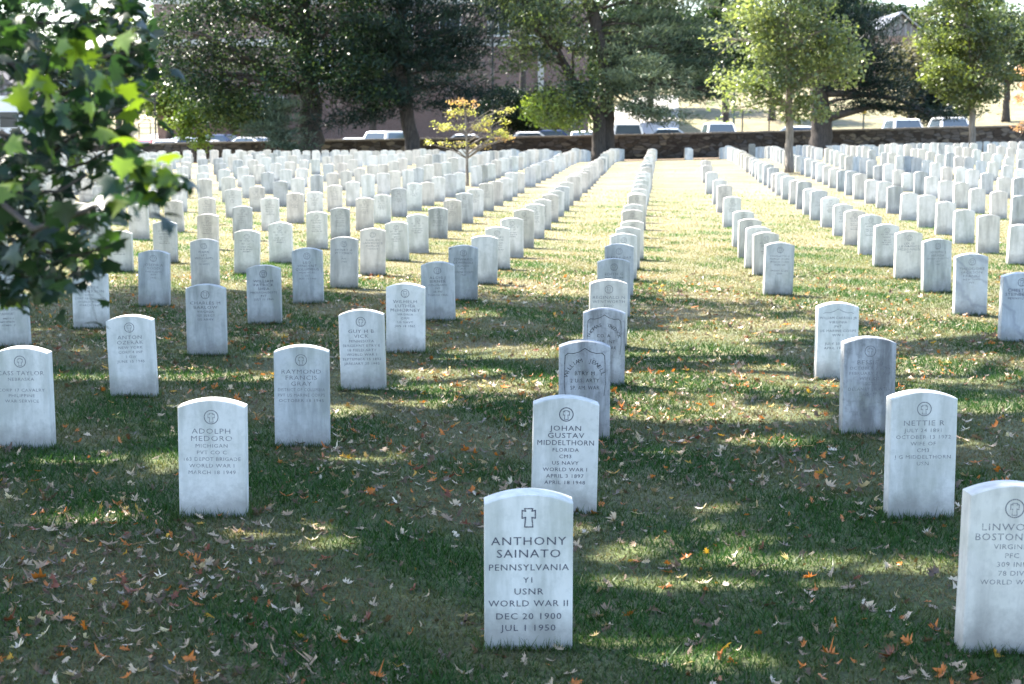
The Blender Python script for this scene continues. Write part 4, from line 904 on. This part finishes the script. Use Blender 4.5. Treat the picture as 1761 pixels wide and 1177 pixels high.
# ------------------------------------------------------------------ buildings
def brick_mat():
    m, nt, out = new_mat('brick'); tc = nd(nt, 'TexCoord').outputs['Object']
    sx = nd(nt, 'SeparateXYZ'); nt.links.new(tc, sx.inputs[0]); cb = nd(nt, 'CombineXYZ'); nt.links.new(mth(nt, 'ADD', sx.outputs[0], sx.outputs[1]), cb.inputs[0]); nt.links.new(sx.outputs[2], cb.inputs[1])
    b = nd(nt, 'TexBrick'); nt.links.new(cb.outputs[0], b.inputs['Vector']); b.inputs['Scale'].default_value = 1; b.inputs['Brick Width'].default_value = .22; b.inputs['Row Height'].default_value = .075; b.inputs['Mortar Size'].default_value = .01
    b.inputs['Color1'].default_value = (.17, .09, .075, 1); b.inputs['Color2'].default_value = (.23, .125, .105, 1); b.inputs['Mortar'].default_value = (.34, .30, .27, 1)
    princ(nt, out, mix(nt, .25, b.outputs['Color'], ramp(nt, noise(nt, tc, 1.2, 5), [(.3, .08), (.7, .45)]), 'OVERLAY'), .9, b.outputs['Fac'], .2, .01); return m
M['brick'] = brick_mat(); M['roof_metal'] = plain('roof_metal', (.20, .20, .215), .4, 2, .1, Metallic=.3); M['window_glass'] = plain('window_glass', (.04, .05, .06), .08, .5, .3)
M['white_paint'] = plain('white_paint', (.76, .77, .76), .7, 3, .06); M['shingle'] = plain('shingle', (.14, .13, .13), .9, 5, .25); M['louvre'] = plain('louvre', (.16, .15, .16), .7, 3, .2)
def building(name, label, x0, x1, y0, y1, z0, z1, wall_m, bands, wins, pil=()):
    o = empty(name, ((x0 + x1) / 2, y0, z0)); tag(o, label, 'building'); c = (x0 + x1) / 2
    m = MB(); m.box(x0 - c, 0, -2.5, x1 - c, y1 - y0, z1 - z0); m.build('wall', M[wall_m], o)
    m = MB(); m.box(x0 - c - .25, -.25, z1 - z0, x1 - c + .25, y1 - y0 + .25, z1 - z0 + .3); m.build('parapet', M['concrete'], o)
    for b_ in bands:
        m = MB(); m.box(x0 - c - .06, -.06, b_ - z0, x1 - c + .06, -.0005, b_ - z0 + .5); m.build('band', M['concrete'], o)
    for (wx, wz, ww, wh) in wins:
        m = MB(); a, b2 = wx - c - ww / 2, wx - c + ww / 2; z_ = wz - z0
        m.box(a - .08, -.05, z_ - .08, a, .0, z_ + wh + .08); m.box(b2, -.05, z_ - .08, b2 + .08, 0, z_ + wh + .08); m.box(a, -.05, z_ + wh, b2, 0, z_ + wh + .08); m.box(a, -.08, z_ - .1, b2, 0, z_); m.box((a+b2)/2-.03, -.04, z_, (a+b2)/2+.03, 0, z_+wh)
        f = m.build('window', M['white_paint'], o); m = MB(); m.box(a, -.02, z_, b2, -.004, z_ + wh); m.build('pane', M['window_glass'], f)
    for px_ in pil:
        m = MB(); m.box(px_ - c - .22, -.25, -2, px_ - c + .22, -.002, z1 - z0 - .1); m.build('pilaster', M['concrete'], o)
    return o
g0 = .6
building('brick_building', 'long pinkish brown brick building with pale concrete bands behind the dark trees', -26, 5.6, 112, 132, .4, 14.5, 'brick', [7.6, 10.6], [(-22, 2.2, 1.4, 1.7), (-17.5, 2.2, 1.4, 1.7), (-14, 5, 1.4, 1.6), (-8, 8.4, 1.4, 1.6), (-4.5, 8.4, 1.4, 1.6), (-1, 8.4, 1.4, 1.6), (1.6, 8.4, 1.4, 1.6), (-17.5, 11.4, 1.4, 1.6), (-8, 11.6, 1.4, 1.6), (-1, 11.6, 1.4, 1.6)], pil=[2.1])
# gabled house on the hill at right
def gabled(name, label, px0, px1, pyroof, pyeave, pybot, Y, wall_m, roof_m, dep=10, gable=True):
    a, b_ = P(px0, pyeave, Y), P(px1, pyeave, Y); top = P((px0 + px1) / 2, pyroof, Y).z; x0, x1, ez = a.x, b_.x, a.z; bz = min(P(px0, pybot, Y).z, g1(x0, Y)) - .5; c = (x0 + x1) / 2
    o = empty(name, (c, Y, bz)); tag(o, label, 'building'); hw = (x1 - x0) / 2; h = ez - bz; t = top - bz
    m = MB(); m.box(-hw, 0, 0, hw, dep, h); m.build('wall', M[wall_m], o)
    m = MB(); m.add([(-hw, .01, h), (hw, .01, h), (0, .01, t - .1), (-hw, dep - .01, h), (hw, dep - .01, h), (0, dep - .01, t - .1)], [(0, 1, 2), (5, 4, 3)]); m.build('gable', M['louvre'], o)
    m = MB(); e = .6
    for s in (-1, 1):
        v = [(s * (hw + e), -e, h - .25), (0, -e, t), (0, dep + e, t), (s * (hw + e), dep + e, h - .25)]; v += [(x, y, z + .22) for x, y, z in v]
        m.add(v, [(0,1,2,3),(7,6,5,4),(0,4,5,1),(1,5,6,2),(2,6,7,3),(3,7,4,0)])
    m.build('roof', M[roof_m], o)
    m = MB()
    for i in range(9):
        x = -hw + hw * 2 * (i + .5) / 9; zt = h + (t - h) * (1 - abs(x) / hw) - .25
        if zt - h > .2: m.box(x - .09, -.06, h, x + .09, .0, zt)
    m.build('gable_battens', M['roof_metal'], o)
    for i in (-1, 1):
        m = MB(); m.box(i * hw * .5 - .7, -.05, h * .55, i * hw * .5 + .7, -.003, h * .8); f = m.build('window', M['white_paint'], o); m = MB(); m.box(i * hw * .5 - .6, -.07, h * .57, i * hw * .5 + .6, -.052, h * .78); m.build('pane', M['window_glass'], f)
    return o
gabled('hillside_building', 'brick building with a grey battened gable on the hill, left one of two', 1438, 1495, 26, 50, 88, 160, 'brick', 'roof_metal')
gabled('hillside_building', 'brick building with a taller grey battened gable on the hill, right one of two', 1505, 1590, 24, 62, 92, 158, 'brick', 'roof_metal')
gabled('white_house', 'white house showing through the maple leaves at the left edge', -60, 38, 120, 165, 235, 100, 'white_paint', 'shingle', 7)

# ------------------------------------------------------------------ posts, lamps, fences, flag
M['black_metal'] = plain('black_metal', (.02, .02, .022), .5, 4, .2); M['green_metal'] = plain('green_metal', (.05, .08, .07), .5, 4, .2)
M['yellow'] = plain('yellow_paint', (.75, .5, .05), .5, 4, .1); M['red'] = plain('red_cloth', (.55, .02, .03), .8, 4, .1)
def lamp(px, pytop, Y, label, head='box', mat='black_metal', rad=.09):
    p = P(px, pytop, Y); b = Vector((p.x, Y, g1(p.x, Y))); h = p.z - b.z
    o = empty('street_lamp', b); tag(o, label, 'street lamp', 'lamp posts beyond the wall')
    m = MB(); m.tube([(0, 0, -.1), (0, 0, .5), (0, 0, h)], [rad * 1.3, rad, rad * .8], 10); m.build('pole', M[mat], o)
    m = MB(); 
    if head == 'box': m.box(-.55, -.3, h, .55, .3, h + .35); m.box(-.08, -.12, h - .15, .08, .12, h)
    else: m.tube([(0, 0, h), (0, 0, h + .15), (0, 0, h + .55), (0, 0, h + .7)], [.08, .2, .28, .03], 10)
    m.build('lamp_head', M[mat], o)
lamp(847, 24, 99, 'tall black pole with a box floodlight in front of the brick building')
lamp(266, 178, 99, 'thin dark lamp post above the red car', 'top', rad=.06)
lamp(1263, 150, 96, 'dark green lamp post right behind the white car with black mirrors', 'top', 'green_metal', .08)
def fence(name, label, pxs, Y, h, mesh):
    x0, x1 = P(pxs[0], 200, Y).x, P(pxs[-1], 200, Y).x; o = empty(name, (x0, Y, g1(x0, Y))); tag(o, label, 'fence'); z0 = g1(x0, Y)
    prev = None
    for px in pxs:
        x = P(px, 200, Y).x; z = g1(x, Y) - z0; m = MB(); m.tube([(x - x0, 0, z - .1), (x - x0, 0, z + h)], .045, 8); m.build('post', M['black_metal'], o)
        if prev:
            m = MB()
            for f in ((.35, .7, .97) if not mesh else (.97, .03)): m.tube([(prev[0], 0, prev[1] + h * f), (x - x0, 0, z + h * f)], .03 if not mesh else .02, 6)
            m.build('rail', M['black_metal'], o)
            if mesh:
                m = MB(); n_ = 26; w_ = x - x0 - prev[0]
                for i in range(n_):
                    for s in (0, 1):
                        a0 = prev[0] + w_ * i / n_; a1 = min(x - x0, max(prev[0], a0 + (h if not s else -h))); fr = abs(a1 - a0) / h
                        if fr > .05: m.tube([(a0, 0, prev[1] + .03), (a1, 0, prev[1] + .03 + h * fr * .97)], .004, 3)
                m.build('wire_mesh', M['black_metal'], o)
        prev = (x - x0, z)
fence('chain_link_fence', 'thin dark chain-link fence posts on the pale grassy slope', (1277, 1323, 1400, 1485, 1560), 99, 2.3, True)
fence('rail_fence', 'dark railing along the grassy bank above the red car', (238, 258, 300, 345), 128, 1.3, False)
p = P(1486, 196, 98.2); b = Vector((p.x, 98.2, g1(p.x, 98.2))); o = empty('marker_post', b); tag(o, 'slim post with a small yellow top on the grassy slope', 'marker post')
m = MB(); m.tube([(0, 0, -.1), (0, 0, p.z - b.z)], .03, 8); m.build('post', M['green_metal'], o); m = MB(); m.box(-.12, -.04, p.z - b.z, .12, .04, p.z - b.z + .3); m.build('marker', M['yellow'], o)
p = P(938, 140, 103); b = Vector((p.x, 103, g1(p.x, 103))); o = empty('flagpole', b); tag(o, 'dark flagpole with a small red flag against the brick building', 'flagpole'); h = p.z - b.z
m = MB(); m.tube([(0, 0, -.1), (0, 0, h)], [.09, .06], 8); m.build('pole', M['black_metal'], o)
m = MB(); v = [(-.05 - i * .12, .04 * math.sin(i * 1.3), h - .6 - .11 * i - j * .5) for j in (0, 1) for i in range(7)]; m.add(v, [(i, i + 1, i + 8, i + 7) for i in range(6)]); m.build('flag', M['red'], o)
